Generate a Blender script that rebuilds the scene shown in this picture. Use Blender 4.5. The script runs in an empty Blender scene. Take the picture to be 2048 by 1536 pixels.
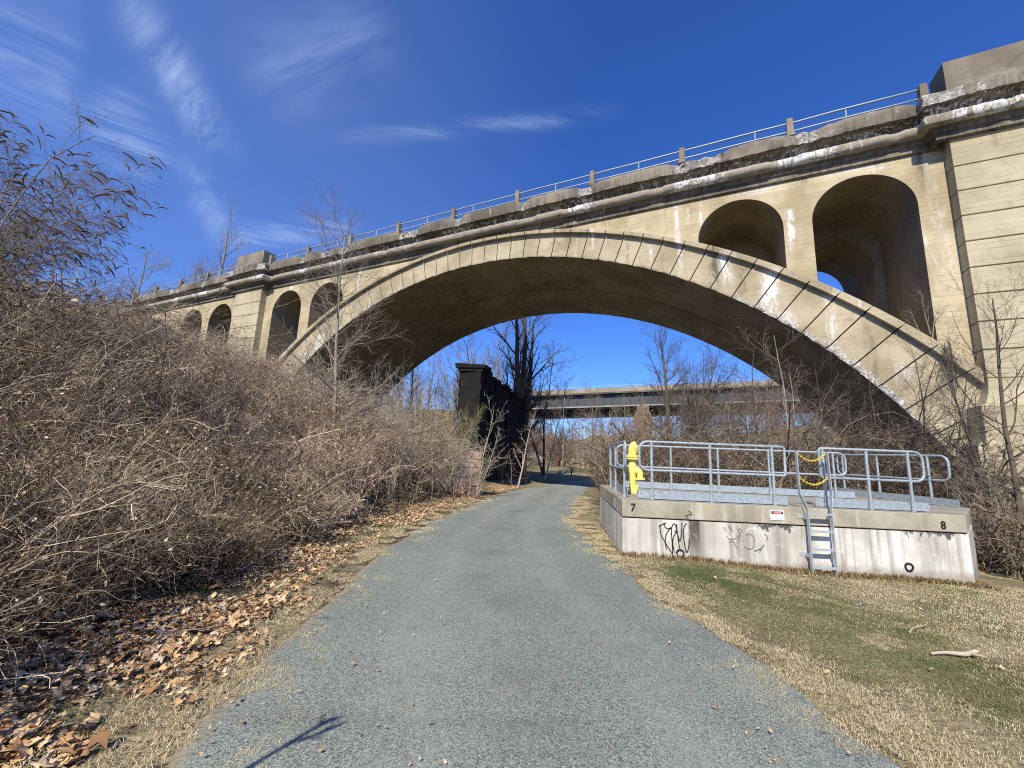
import bpy, math, numpy as np
from mathutils import Matrix, Vector
S = bpy.context.scene
rad = math.radians
# ------------------------------------------------------------------ camera, sky, sun, exposure
PITCH, ROLL = rad(9.66), rad(2.336)
fw = np.array([0, math.cos(PITCH), math.sin(PITCH)]); u0 = np.array([0, -math.sin(PITCH), math.cos(PITCH)]); r0 = np.array([1., 0, 0])
upv = u0*math.cos(ROLL) - r0*math.sin(ROLL); rtv = r0*math.cos(ROLL) + u0*math.sin(ROLL)
cam = bpy.data.cameras.new("camera"); cam.lens = 14.238; cam.sensor_width = 36; cam.clip_end = 3000; cam.clip_start = .05
co = bpy.data.objects.new("camera", cam); S.collection.objects.link(co)
co.matrix_world = Matrix(((rtv[0], upv[0], -fw[0], 0), (rtv[1], upv[1], -fw[1], 0), (rtv[2], upv[2], -fw[2], 0), (0, 0, 0, 1)))
S.camera = co
S.view_settings.view_transform = 'Standard'; S.view_settings.look = 'None'; S.view_settings.gamma = 1
S.view_settings.exposure = 0.38
S.cycles.use_denoising = False; S.cycles.filter_width = 1.1
SUN_EL, SUN_AZ = rad(43), rad(21)      # light travels towards +Y, turned SUN_AZ towards +X
ldir = Vector((math.sin(SUN_AZ)*math.cos(SUN_EL), math.cos(SUN_AZ)*math.cos(SUN_EL), -math.sin(SUN_EL)))
sl = bpy.data.lights.new("sun", 'SUN'); sl.energy = 5.0; sl.angle = rad(.53); sl.color = (1, .92, .78)
so = bpy.data.objects.new("sun", sl); S.collection.objects.link(so)
so.rotation_euler = ldir.to_track_quat('-Z', 'Y').to_euler()

class NT:
    def __init__(s, tree): s.t = tree; s.n = tree.nodes; s.l = tree.links
    def __call__(s, typ, _p=None, **kw):
        n = s.n.new(typ)
        for k, v in (_p or {}).items(): setattr(n, k, v)
        for k, v in kw.items():
            k = int(k[1:]) if k[0] == 'i' and k[1:].isdigit() else k.replace('_', ' ')
            s.set(n.inputs[k], v)
        return n
    def set(s, inp, v):
        if hasattr(v, 'outputs'): v = v.outputs[0]
        if isinstance(v, bpy.types.NodeSocket): s.l.new(v, inp)
        else: inp.default_value = v
    def math(s, op, a, b=0., c=0., clamp=False):
        return s('ShaderNodeMath', dict(operation=op, use_clamp=clamp), i0=a, i1=b, i2=c).outputs[0]
    def vm(s, op, a, b=(0, 0, 0), sc=None):
        n = s('ShaderNodeVectorMath', dict(operation=op), i0=a, i1=b)
        if sc is not None: s.set(n.inputs['Scale'], sc)
        return n.outputs[1] if op in ('DOT_PRODUCT', 'LENGTH', 'DISTANCE') else n.outputs[0]
    def ss(s, x, a, b, lo=0., hi=1.):
        return s('ShaderNodeMapRange', dict(interpolation_type='SMOOTHSTEP'), Value=x, From_Min=a, From_Max=b, To_Min=lo, To_Max=hi).outputs[0]
    def mix(s, f, a, b, mode='MIX'):
        n = s.n.new('ShaderNodeMix'); n.data_type = 'RGBA'; n.blend_type = mode; n.clamp_factor = True
        s.set(n.inputs[0], f)
        for i, v in ((6, a), (7, b)): s.set(n.inputs[i], (*v, 1) if isinstance(v, tuple) and len(v) == 3 else v)
        return n.outputs[2]
    def noise(s, vec, scale=1., detail=4., rough=.55, dist=0., off=0.):
        if off: vec = s.vm('ADD', vec, (off, off*1.7, off*.6))
        return s('ShaderNodeTexNoise', Vector=vec, Scale=scale, Detail=detail, Roughness=rough, Distortion=dist).outputs[0]
    def xyz(s, v): return s('ShaderNodeSeparateXYZ', i0=v).outputs
    def scl(s, vec, x, y, z): return s.vm('MULTIPLY', vec, (x, y, z))

# sky with thin cirrus
W = bpy.data.worlds.new("World"); S.world = W; W.use_nodes = True
w = NT(W.node_tree); W.node_tree.nodes.clear()
sky = w('ShaderNodeTexSky', dict(sky_type='NISHITA', sun_disc=False, sun_elevation=SUN_EL, sun_rotation=math.pi + SUN_AZ,
        altitude=50, air_density=1.0, dust_density=.35, ozone_density=3.2))
gen = w('ShaderNodeTexCoord').outputs['Generated']
def rayd(px, py):
    d = fw + rtv*((px - 1024)/810) - upv*((py - 768)/810); return d/np.linalg.norm(d)
gx, gy, gz = w.xyz(gen)
plane = w('ShaderNodeCombineXYZ', i0=w.math('DIVIDE', gx, w.math('MAXIMUM', gz, .05)), i1=w.math('DIVIDE', gy, w.math('MAXIMUM', gz, .05))).outputs[0]
def streak(d1, d2, sig, nz_scale, rot, amount, off):
    """a wisp of cirrus along the great circle from d1 to d2 (directions in the sky)"""
    n = np.cross(d1, d2); n /= np.linalg.norm(n); m = (d1 + d2); m /= np.linalg.norm(m); al = np.cross(n, m)
    half = math.acos(np.clip(d1@d2, -1, 1))/2
    wob = w.math('MULTIPLY', w.math('SUBTRACT', w.noise(plane, .9, 3, off=off + 3), .5), sig*2.2)
    a = w.math('ADD', w.vm('DOT_PRODUCT', gen, tuple(n)), wob)
    b = w.vm('DOT_PRODUCT', gen, tuple(al))
    g = w.math('EXPONENT', w.math('MULTIPLY', w.math('MULTIPLY', a, a), -1/(sig*sig)))
    e = w.ss(w.math('ABSOLUTE', b), math.sin(half)*.45, math.sin(half)*1.15, 1, 0)
    front = w.ss(w.vm('DOT_PRODUCT', gen, tuple(m)), .2, .5)
    v = w('ShaderNodeVectorRotate', Vector=plane, Axis=(0, 0, 1), Angle=rot).outputs[0]
    fib = w.noise(w.scl(v, 1, .22, 1), nz_scale, 9, .70, .9, off)
    fib = w.ss(fib, .34, .80)
    return w.math('MULTIPLY', w.math('MULTIPLY', w.math('MULTIPLY', g, e), front), w.math('MULTIPLY', fib, amount))
tot = None
for k, (p1, p2, sig, sc, rot, am) in enumerate([((255, -30), (455, 330), .030, 6, 2.2, .62), ((170, 180), (330, 350), .045, 8, .95, .5), ((-60, 60), (170, 160), .07, 5, .9, .38),
        ((600, 290), (1230, 222), .014, 6, 1.5, .34), ((440, 480), (720, 455), .022, 10, 1.2, .45), ((480, 190), (800, 60), .06, 5, 1.9, .2), ((350, 300), (480, 520), .03, 6, 2.4, .3)]):
    s_ = streak(rayd(*p1), rayd(*p2), sig, sc, rot, am, 1.3 + k*2.1)
    tot = s_ if tot is None else w.math('ADD', tot, s_)
veil = w.math('MULTIPLY', w.ss(w.vm('DOT_PRODUCT', gen, tuple(rayd(100, 350))), .55, 1), .08)
tot = w.math('MINIMUM', w.math('ADD', tot, veil), .8)
hs = w('ShaderNodeHueSaturation', Saturation=1.16, Value=1.0, Color=sky)
deep = w.mix(1., hs.outputs[0], (.62, .88, 1.50), 'MULTIPLY')
skyc = w.mix(tot, deep, (5.6, 7.0, 9.6))
bg = w('ShaderNodeBackground', Color=skyc, Strength=.096)
w.l.new(bg.outputs[0], w('ShaderNodeOutputWorld').inputs[0])

# ------------------------------------------------------------------ helpers
rng = np.random.default_rng(11)
def vnoise(x, seed=0):
    x = np.asarray(x, float); i = np.floor(x).astype(int); f = x - i; f = f*f*(3 - 2*f)
    h = lambda k: (np.sin((k + seed*57.31)*12.9898)*43758.5453) % 1
    return h(i)*(1 - f) + h(i + 1)*f
def vnoise2(x, y, seed=0):
    x = np.asarray(x, float); y = np.asarray(y, float); i = np.floor(x); j = np.floor(y); f = x - i; g = y - j; f = f*f*(3 - 2*f); g = g*g*(3 - 2*g)
    h = lambda a, b: (np.sin(a*127.1 + b*311.7 + seed*74.7)*43758.5453) % 1
    return (h(i, j)*(1 - f) + h(i + 1, j)*f)*(1 - g) + (h(i, j + 1)*(1 - f) + h(i + 1, j + 1)*f)*g
def fbm2(x, y, seed=0, o=3):
    return sum(vnoise2(x*2**k, y*2**k, seed + k)*.5**k for k in range(o))/sum(.5**k for k in range(o))

def link(o, parent=None, label=None, cat=None, group=None, kind=None):
    S.collection.objects.link(o)
    if parent is not None: o.parent = parent
    if label: o['label'] = label
    if cat: o['category'] = cat
    if group: o['group'] = group
    if kind: o['kind'] = kind
    return o
def empty(name, loc, rz=0, **kw):
    o = bpy.data.objects.new(name, None); o.location = loc; o.rotation_euler = (0, 0, rz); o.empty_display_size = .2
    return link(o, **kw)
class MB:
    """collects vertices and faces of one mesh object"""
    def __init__(s): s.v = []; s.f = []; s.n = 0; s.a = {}; s.big = []
    def add(s, V, F):
        V = np.asarray(V, float).reshape(-1, 3); s.v.append(V)
        s.f += [tuple(int(i) + s.n for i in f) for f in F]; s.n += len(V); return s
    def box(s, lo, hi, M=None):
        x0, y0, z0 = lo; x1, y1, z1 = hi
        V = np.array([(x0, y0, z0), (x1, y0, z0), (x1, y1, z0), (x0, y1, z0), (x0, y0, z1), (x1, y0, z1), (x1, y1, z1), (x0, y1, z1)], float)
        if M is not None: V = V@M[0].T + M[1]
        return s.add(V, [(0, 3, 2, 1), (4, 5, 6, 7), (0, 1, 5, 4), (1, 2, 6, 5), (2, 3, 7, 6), (3, 0, 4, 7)])
    def grid(s, P, flip=False, close=False):
        P = np.asarray(P, float); a, b = P.shape[:2]; F = []
        for i in range(a - 1):
            for j in range(b if close else b - 1):
                k = (j + 1) % b; q = (i*b + j, i*b + k, (i + 1)*b + k, (i + 1)*b + j); F.append(q[::-1] if flip else q)
        return s.add(P.reshape(-1, 3), F)
    def tube(s, P, r, m=8, cap=True, closed=False):
        P = np.asarray(P, float); n = len(P); r = np.broadcast_to(r, n)
        T = np.gradient(P, axis=0) if not closed else np.roll(P, -1, 0) - np.roll(P, 1, 0)
        T /= np.linalg.norm(T, axis=1)[:, None] + 1e-12
        a = np.array([0, 0, 1.]) if abs(T[0, 2]) < .9 else np.array([1., 0, 0]); rings = []
        for i in range(n):
            x = a - T[i]*(a@T[i])
            if np.linalg.norm(x) < 1e-4: x = np.cross(T[i], (1, .3, .2))
            x /= np.linalg.norm(x); a = x; y = np.cross(T[i], x); an = np.arange(m)*2*math.pi/m
            rings.append(P[i] + r[i]*(np.cos(an)[:, None]*x + np.sin(an)[:, None]*y))
        if closed: rings.append(rings[0])
        b = s.n; s.grid(np.array(rings), close=True)
        if cap and not closed: s.f += [tuple(b + j for j in range(m))[::-1], tuple(b + (n - 1)*m + j for j in range(m))]
        return s
    def build(s, name, mat, parent=None, smooth=False, bevel=0, **kw):
        me = bpy.data.meshes.new(name); me.from_pydata(np.concatenate(s.v), [], s.f)
        for k, v in s.a.items():
            at = me.attributes.new(k, 'FLOAT', 'POINT'); at.data.foreach_set('value', np.asarray(v, np.float32))
        me.materials.append(mat)
        if smooth is True: me.polygons.foreach_set('use_smooth', np.ones(len(me.polygons), bool))
        elif smooth: me.polygons.foreach_set('use_smooth', np.ones(len(me.polygons), bool)); me.set_sharp_from_angle(angle=rad(smooth))
        me.update()
        o = bpy.data.objects.new(name, me)
        if bevel:
            bm_ = o.modifiers.new('bevel', 'BEVEL'); bm_.width = bevel; bm_.segments = 2; bm_.limit_method = 'ANGLE'
        return link(o, parent, **kw)
def bigmesh(name, V, Q=None, T=None, mat=None, attrs=None, smooth=True, parent=None, **kw):
    """fast mesh from arrays: quads Q[n,4], triangles T[n,3]"""
    me = bpy.data.meshes.new(name); V = np.asarray(V, np.float32)
    Q = np.zeros((0, 4), np.int32) if Q is None else np.asarray(Q, np.int32); T = np.zeros((0, 3), np.int32) if T is None else np.asarray(T, np.int32)
    me.vertices.add(len(V)); me.vertices.foreach_set('co', V.ravel())
    nl = Q.size + T.size; me.loops.add(nl); me.loops.foreach_set('vertex_index', np.concatenate([Q.ravel(), T.ravel()]))
    npoly = len(Q) + len(T); me.polygons.add(npoly)
    tot_ = np.concatenate([np.full(len(Q), 4, np.int32), np.full(len(T), 3, np.int32)])
    me.polygons.foreach_set('loop_start', np.concatenate([[0], np.cumsum(tot_)[:-1]]).astype(np.int32))
    if smooth: me.polygons.foreach_set('use_smooth', np.ones(npoly, bool))
    for k, v in (attrs or {}).items():
        at = me.attributes.new(k, 'FLOAT', 'POINT'); at.data.foreach_set('value', np.asarray(v, np.float32))
    me.update(calc_edges=True); me.validate()
    if mat: me.materials.append(mat)
    return link(bpy.data.objects.new(name, me), parent, **kw)

def material(name, fn, rough=.85, spec=.3):
    m = bpy.data.materials.new(name); m.use_nodes = True; t = NT(m.node_tree); t.n.clear()
    b = t('ShaderNodeBsdfPrincipled', Roughness=rough); b.inputs['Specular IOR Level'].default_value = spec
    t.l.new(b.outputs[0], t('ShaderNodeOutputMaterial').inputs[0])
    fn(t, b); return m
def ocoord(t): return t('ShaderNodeTexCoord').outputs['Object']
def bump(t, b, h, strength=.3, dist=.02):
    t.set(b.inputs['Normal'], t('ShaderNodeBump', Strength=strength, Distance=dist, Height=h).outputs[0])
def plain(name, col, rough=.6, metal=0., var=.15, spec=.4):
    def fn(t, b):
        v = ocoord(t); n = t.noise(v, 9, 5)
        t.set(b.inputs['Base Color'], t.mix(n, tuple(c*(1 - var) for c in col), tuple(min(1, c*(1 + var)) for c in col)))
        b.inputs['Metallic'].default_value = metal
    return material(name, fn, rough, spec)
def attr(t, n): return t('ShaderNodeAttribute', dict(attribute_name=n)).outputs['Fac']

def concrete(name, A, B, streak=.5, white=.5, board=1., dark=(.10, .085, .065), wthr=.60, spall=False, fine=1., marks=(), blot=0., chip=None):
    def fn(t, b):
        v = ocoord(t); big = t.noise(v, .35, 6, .6); c = t.mix(t.ss(big, .36, .64), A, B)
        med = t.noise(v, 1.9, 8, .68, .3); c = t.mix(t.math('MULTIPLY', t.ss(med, .52, .74), .5), c, tuple(x*.62 for x in A))
        z = t.xyz(v)[2]
        bands = t.noise(t.scl(v, .05, .05, 3.6), 1., 2, .5, off=9); c = t.mix(t.math('MULTIPLY', t.ss(bands, .44, .62), .22*board), c, tuple(x*.7 for x in B))
        brd = t('ShaderNodeTexWave', dict(wave_type='BANDS', bands_direction='Z'), Vector=v, Scale=1.25, Distortion=1.2, Detail=3, Detail_Scale=.35).outputs[1]
        ln = t.ss(brd, .0, .07, 1, 0)
        pl = t.ss(t.noise(t.scl(v, .6, .6, 2.2), 1, 3, off=4), .42, .6)
        c = t.mix(t.math('MULTIPLY', t.math('MULTIPLY', ln, pl), .38*board), c, tuple(x*.45 for x in A))
        st = t.noise(t.scl(v, 1.5, 1.5, .10), 1., 7, .62, .2, off=2); c = t.mix(t.math('MULTIPLY', t.ss(st, .58, .74), streak), c, dark)
        wh = t.noise(t.scl(v, 1.3, 1.3, .16), 1., 8, .66, .5, off=6); wm = t.ss(wh, wthr, wthr + .10)
        c = t.mix(t.math('MULTIPLY', wm, white), c, (.62, .60, .56))
        fn_ = t.noise(v, 14, 8, .72); c = t.mix(t.math('MULTIPLY', t.ss(fn_, .55, .8), .35*fine), c, tuple(x*.5 for x in A))
        if blot:
            bl = t.noise(v, .55, 8, .72, .8, off=31); c = t.mix(t.math('MULTIPLY', t.ss(bl, .54, .66), blot), c, tuple(x*.36 for x in A))
            b2 = t.noise(v, .9, 9, .74, 1.2, off=37); c = t.mix(t.math('MULTIPLY', t.ss(b2, .60, .70), blot), c, (.58, .56, .52))
        if marks:
            x = t.xyz(v)[0]; wob = t.math('SUBTRACT', t.noise(t.scl(v, 1, 1, .35), 1.3, 6, .7, off=41), .5); tx = t.ss(t.noise(t.scl(v, 2.4, 2.4, 1.1), 1., 11, .82, 1.1, off=44), .43, .56)
            for s0, z0, z1, wd, am, wht in marks:
                d_ = t.math('ABSOLUTE', t.math('ADD', t.math('SUBTRACT', x, s0), t.math('MULTIPLY', wob, wd*2.4)))
                m_ = t.math('MULTIPLY', t.math('MULTIPLY', t.ss(d_, wd, wd*.15), t.math('MULTIPLY', t.ss(z, z0, z0 + .5*(z1 - z0)), t.ss(z, z1 + .25, z1))), t.math('MULTIPLY', tx, am))
                c = t.mix(m_, c, (.70, .685, .65) if wht else tuple(q*.28 for q in A))
        if chip:     # broken lower edge of the arch ring: fresh pale aggregate
            xx_, yy_, zz_ = t.xyz(v); rr_ = t.math('SUBTRACT', t.vm('LENGTH', t('ShaderNodeCombineXYZ', i0=t.math('SUBTRACT', xx_, chip[0]), i2=t.math('SUBTRACT', zz_, chip[1])).outputs[0]), chip[2])
            cn = t.noise(v, 1.7, 9, .78, .9, off=51); wdt = t.math('MULTIPLY', t.math('MULTIPLY', t.ss(xx_, 1.2, 2.8), t.ss(xx_, 9.0, 7.6)), t.math('MULTIPLY', t.ss(cn, .38, .66), .55)); cm_ = t.math('LESS_THAN', rr_, wdt)
            c = t.mix(cm_, c, t.mix(t.ss(t.noise(v, 8, 7, .75), .38, .62), (.20, .18, .15), (.68, .66, .62)))
        pit = t.noise(v, 45, 3, .6)
        h = t.math('ADD', t.math('MULTIPLY', fn_, .6), t.math('ADD', t.math('MULTIPLY', ln, -.25*board), t.math('MULTIPLY', med, 1.2)))
        if spall:
            sp = attr(t, 'spall'); ch = t.noise(v, 3.5, 9, .75, .6, off=12)
            sm = t.ss(t.math('ADD', sp, t.math('SUBTRACT', ch, .5)), .42, .52)
            rock = t.mix(t.ss(t.noise(v, 7, 6, .7), .35, .65), (.16, .145, .12), (.50, .48, .44)); c = t.mix(sm, c, rock)
            ef = attr(t, 'efflo'); em = t.ss(t.math('ADD', ef, t.math('MULTIPLY', t.math('SUBTRACT', t.noise(t.scl(v, 2.2, 2, .5), 2.3, 10, .78, 1.0, off=21), .5), 3.0)), .46, .60)
            c = t.mix(t.math('MULTIPLY', em, .9), c, (.66, .655, .64))
            rl_ = attr(t, 'roll'); c = t.mix(t.math('MULTIPLY', rl_, t.ss(t.noise(t.scl(v, 1.2, 1.2, 3), 1.4, 6, .7, off=61), .30, .56, .25, .85)), c, (.33, .29, .215))  # roll face painted lighter, as the lit part of the profile
            dr_ = t.math('MULTIPLY', attr(t, 'dirt_shade'), t.ss(t.noise(t.scl(v, 4.5, 4.5, .30), 1., 8, .75, .3, off=64), .44, .60)); c = t.mix(t.math('MULTIPLY', dr_, .72), c, (.022, .019, .016))
            c = t.mix(t.math('MULTIPLY', em, .9), c, (.66, .655, .64)); h = t.math('ADD', h, t.math('MULTIPLY', t.math('MULTIPLY', sm, ch), 6))
        t.set(b.inputs['Base Color'], c); bump(t, b, h, .55, .03)
    return material(name, fn, .9, .2)
WM = [(-1.1, 11.2, 15.3, .22, 1., 1), (-26.6, 11.6, 15.2, .20, .9, 1), (-35.4, 14.2, 15.3, .30, .9, 1), (4.5, 10.6, 13.3, .22, 1., 1), (8.3, 14.4, 15.2, .5, .6, 1), (.2, 12.4, 15.3, .12, .7, 1), (-.45, 13.2, 14.6, .1, .7, 1),
      (5.0, 14.2, 15.3, .5, .5, 0), (9.9, 12.6, 15.3, .35, .55, 0), (-5.3, 14.3, 15.3, .4, .4, 0), (10.3, 6.5, 12.0, .35, .32, 1), (10.1, 9.5, 15., .25, .25, 1), (-9.0, 14.5, 15.3, .35, .5, 1), (3.0, 14.5, 15.3, 1.6, .5, 1), (7.0, 14.7, 15.3, 1.6, .45, 1), (-19, 14.3, 15.3, .3, .6, 1)]
RM = [(-1.0, 10.2, 13.0, .26, 1., 1), (.9, 8.8, 11.8, .55, .9, 0), (1.35, 9.2, 11.3, .6, .95, 1), (2.2, 8.4, 10.6, .4, .7, 0), (3.3, 7.4, 9.9, .55, 1., 1), (3.95, 6.4, 7.6, .5, .8, 1), (5.75, 5.2, 8.2, .3, .7, 1), (7.2, 3.0, 6., .3, .5, 0), (-6.1, 12.9, 14.4, .16, .8, 1), (-3.9, 11.4, 13.4, .18, .6, 0), (-2.6, 11.2, 12.6, .14, .7, 1), (-13, 13.6, 14.6, .18, .5, 1), (8.3, 3.6, 4.6, .5, .4, 1), (-30.5, 5, 9.5, .5, .9, 1), (-32, 4, 8, .5, .8, 1)]
M_wall = concrete('bridge_concrete', (.345, .28, .165), (.525, .448, .29), .50, .7, 1., wthr=.635, marks=WM)
M_ring = concrete('arch_concrete', (.315, .262, .165), (.465, .40, .268), .60, .7, .5, (.075, .065, .05), wthr=.615, marks=RM, blot=.35, chip=(-14.15, -14.5, 28.08))
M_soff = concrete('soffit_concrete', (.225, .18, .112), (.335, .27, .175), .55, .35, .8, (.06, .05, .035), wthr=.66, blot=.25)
M_pier = concrete('pier_concrete', (.36, .315, .20), (.49, .43, .29), .40, .6, 1., wthr=.665, blot=.12, marks=[(12.8, 12.4, 14.2, .06, .0, 1)])
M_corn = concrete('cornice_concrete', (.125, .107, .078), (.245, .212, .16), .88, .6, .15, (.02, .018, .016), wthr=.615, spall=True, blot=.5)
M_ped = concrete('parapet_concrete', (.16, .135, .10), (.26, .225, .17), .75, .25, .3, (.04, .035, .03), wthr=.68, blot=.35)
M_dark = plain('dark_joint', (.035, .03, .025), .95, 0, .3, .1)
def _gal(t, b):
    v = ocoord(t); n = t('ShaderNodeTexVoronoi', Vector=v, Scale=38).outputs[1]; g = t.xyz(n)[0]
    c = t.mix(g, (.25, .30, .32), (.40, .46, .485)); c = t.mix(t.ss(t.noise(v, 2.2, 5), .5, .75), c, (.33, .37, .41))
    t.set(b.inputs['Base Color'], c); b.inputs['Metallic'].default_value = .2
M_galv = material('galvanised_steel', _gal, .48, .5)
M_pipe = plain('old_grey_pipe', (.50, .50, .52), .45, .3, .2)
# ------------------------------------------------------------------ the concrete arch railway bridge
# local axes of the bridge: x along it (right end nearer), y into it, z up (0 = eye level)
BU = np.array([.90131, -.43317]); BN = np.array([.43317, .90131]); BD = 24.0; BW = 11.7
ZB = -2.6
bridge = empty('arch_bridge', (BN[0]*BD, BN[1]*BD, ZB), math.atan2(BU[1], BU[0]), label='weathered concrete arch bridge with open spandrel arches crossing over the path', cat='bridge')
def bpart(mb, name, mat, parent=None, **kw):
    o = mb.build(name, mat, bridge if parent is None else parent, **kw)
    if parent is None: o.location = (0, 0, -ZB)
    return o
def bw(s, o, z): return np.array([BN[0]*BD + BU[0]*s + BN[0]*o, BN[1]*BD + BU[1]*s + BN[1]*o, z])   # bridge -> world
PER = 54.0; C0 = -14.15; RI, ZI = 28.08, -14.50; RE, ZE = 33.35, -17.96
HALF = 24.9
OPS = (-21.65, -16.25, 16.25, 21.65); OR_, OZ = 2.07, 12.5
def ext_z(x): return ZE + np.sqrt(np.maximum(RE**2 - np.asarray(x, float)**2, 0))
# voussoir joints: angles about the intrados centre, wider towards the springings
js = [0.]
while js[-1] < 62.5: js.append(js[-1] + math.degrees((1.03 + .45*(js[-1]/62)**1.3)/RI))
JA = np.radians(np.array([-a for a in js[:0:-1]] + js))
def ring_pt(a, f, c):
    """point at angle a, f=0 intrados .. 1 extrados"""
    d = np.array([math.sin(a), math.cos(a)]); p = np.array([0, ZI]) + RI*d
    q = p - np.array([0, ZE]); bq = q@d; k = -bq + math.sqrt(bq*bq - (q@q - RE**2))
    r = p + d*k*f; return r[0] + c, r[1]
wall, wallb, ring, ringb, mould, soff, ledge = MB(), MB(), MB(), MB(), MB(), MB(), MB()
joint = MB()
for ci, kshift in enumerate((-1, 0, 1)):   # the span to the left, the main span, a bay to the right
    c = C0 + PER*kshift
    # spandrel walls (front and back) as vertical strips round the openings
    xs = np.unique(np.concatenate([np.linspace(-HALF, HALF, 200)] + [np.concatenate([[o - OR_, o + OR_], o + OR_*np.cos(np.linspace(.02, math.pi - .02, 33))]) for o in OPS]).round(5))
    for yy in (0., BW):
        for a, b_ in zip(xs[:-1], xs[1:]):
            mid = (a + b_)/2; lo = []
            for x in (a, b_):
                o = [q for q in OPS if abs(mid - q) < OR_]
                lo.append(OZ + math.sqrt(max(OR_**2 - (x - o[0])**2, 0)) if o else float(ext_z(x)) - .5)
            if max(lo) < 17.2: (wallb if yy else wall).add([(c + a, yy, lo[0]), (c + b_, yy, lo[1]), (c + b_, yy, 17.2), (c + a, yy, 17.2)], [(0, 1, 2, 3)])
    # tunnels through the spandrels, with a narrower cross arch inside
    def prof(o, r, zc):
        an = np.linspace(math.pi, 0, 25); bl_, br_ = float(ext_z(o - r)) - .5, float(ext_z(o + r)) - .5
        return [(c + o - r, zz) for zz in np.linspace(bl_, zc, 9)[:-1]] + [(c + o + r*math.cos(t_), zc + r*math.sin(t_)) for t_ in an] + [(c + o + r, zz) for zz in np.linspace(zc, br_, 9)[1:]]
    for o in OPS:
        tun = MB(); big_ = prof(o, OR_, OZ); sm_ = prof(o, 1.62, 11.75)
        for y0, y1, pr in ((0, 4.6, big_), (4.6, 7.2, sm_), (7.2, BW, big_)):
            ny = 9; tun.grid([[(p[0], y0 + (y1 - y0)*t_/(ny - 1), p[1]) for p in pr] for t_ in range(ny)])
        for yy in (4.6, 7.2): tun.grid([[(p[0], yy, p[1]) for p in big_], [(p[0], yy, p[1]) for p in sm_]])
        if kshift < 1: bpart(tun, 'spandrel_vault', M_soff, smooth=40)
    # back of the arch (floor of the tunnels)
    xx = np.linspace(-HALF, HALF, 90); ledge.grid([[(c + x, yy, float(ext_z(x)) - .12) for x in xx] for yy in (.02, BW - .02)])
    # arch ring faces, voussoir by voussoir
    for i in range(len(JA) - 1):
        g = .030/RI; a0, a1 = JA[i] + g, JA[i + 1] - g; na = 5; fs = [0, .03, .08, .3, .6, .88]
        xmid, zmid = ring_pt((a0 + a1)/2, 0, c)
        if zmid < -3.0: continue
        brk = .5 + (1.6 if kshift == 0 and 1.5 < xmid < 8.6 else .35)*vnoise(xmid*1.3, 3)
        G = []
        for f in fs:
            row = []
            for a in np.linspace(a0, a1, na):
                x, z = ring_pt(a, f, c)
                if f < .05: z += .07*brk*vnoise(x*6.1, 5)*(1 if f == 0 else .5)
                y = -.12 + (.10*brk*vnoise(x*5.3, 8)*(1 if f == 0 else .35) if f < .05 else 0)
                row.append((x, y, z))
            G.append(row)
        G = np.array(G); ring.grid(G)
        for e_ in (0, -1): ring.grid([[tuple(p) for p in G[:, e_]], [(p[0], .0, p[2]) for p in G[:, e_]]])
        ringb.grid([[(p[0], BW + .12, p[2]) for p in r_] for r_ in G])
        # drip moulding over the ring, cut by the same joints
        M_ = []
        for a in np.linspace(a0, a1, na):
            p = [ring_pt(a, f, c) for f in (.865, 1.0)]; ch = .02*vnoise(p[0][0]*3, 4)
            M_.append([(p[0][0], 0, p[0][1]), (p[0][0], -.40 + ch, p[0][1] + ch), (p[1][0], -.42 + ch, p[1][1] - .05), (p[1][0], -.36, p[1][1]), (p[1][0], 0.05, p[1][1] + .05)])
        mould.grid(M_)
        for e_ in (0, -1): mould.add(M_[e_], [(0, 1, 2, 3, 4)])
    # recessed joints between voussoirs
    ja = np.linspace(JA[0], JA[-1], 120)
    joint.grid([[(ring_pt(a, f, c)[0], -.055, ring_pt(a, f, c)[1]) for a in ja] for f in (.004, .99)])
    # soffit (with a groove where the two ribs meet)
    sa = np.linspace(-rad(62.3), rad(62.3), 180)
    for y0, y1, n_ in ((-.10, 5.72, 10), (5.80, BW + .12, 10)):
        soff.grid([[(c + RI*math.sin(a) + 0, y, ZI + RI*math.cos(a) + .02 + .03*vnoise2(a*40, y*1.3, 2)) for a in sa] for y in np.linspace(y0, y1, n_)])
    for y in (5.72, 5.80): soff.grid([[(c + (RI + d)*math.sin(a), y, ZI + (RI + d)*math.cos(a) + .02) for a in sa] for d in (-.01, .3)])
    joint.grid([[(c + (RI + .25)*math.sin(a), y, ZI + (RI + .25)*math.cos(a)) for a in sa] for y in (5.70, 5.82)])
bpart(wall, 'spandrel_wall', M_wall); bpart(wallb, 'spandrel_wall', M_wall); bpart(ring, 'arch_ring', M_ring); bpart(ringb, 'arch_ring', M_ring); bpart(mould, 'arch_moulding', M_ring)
bpart(soff, 'arch_soffit', M_soff, smooth=True); bpart(ledge, 'arch_back', M_soff); bpart(joint, 'ring_joint', M_dark)
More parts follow.
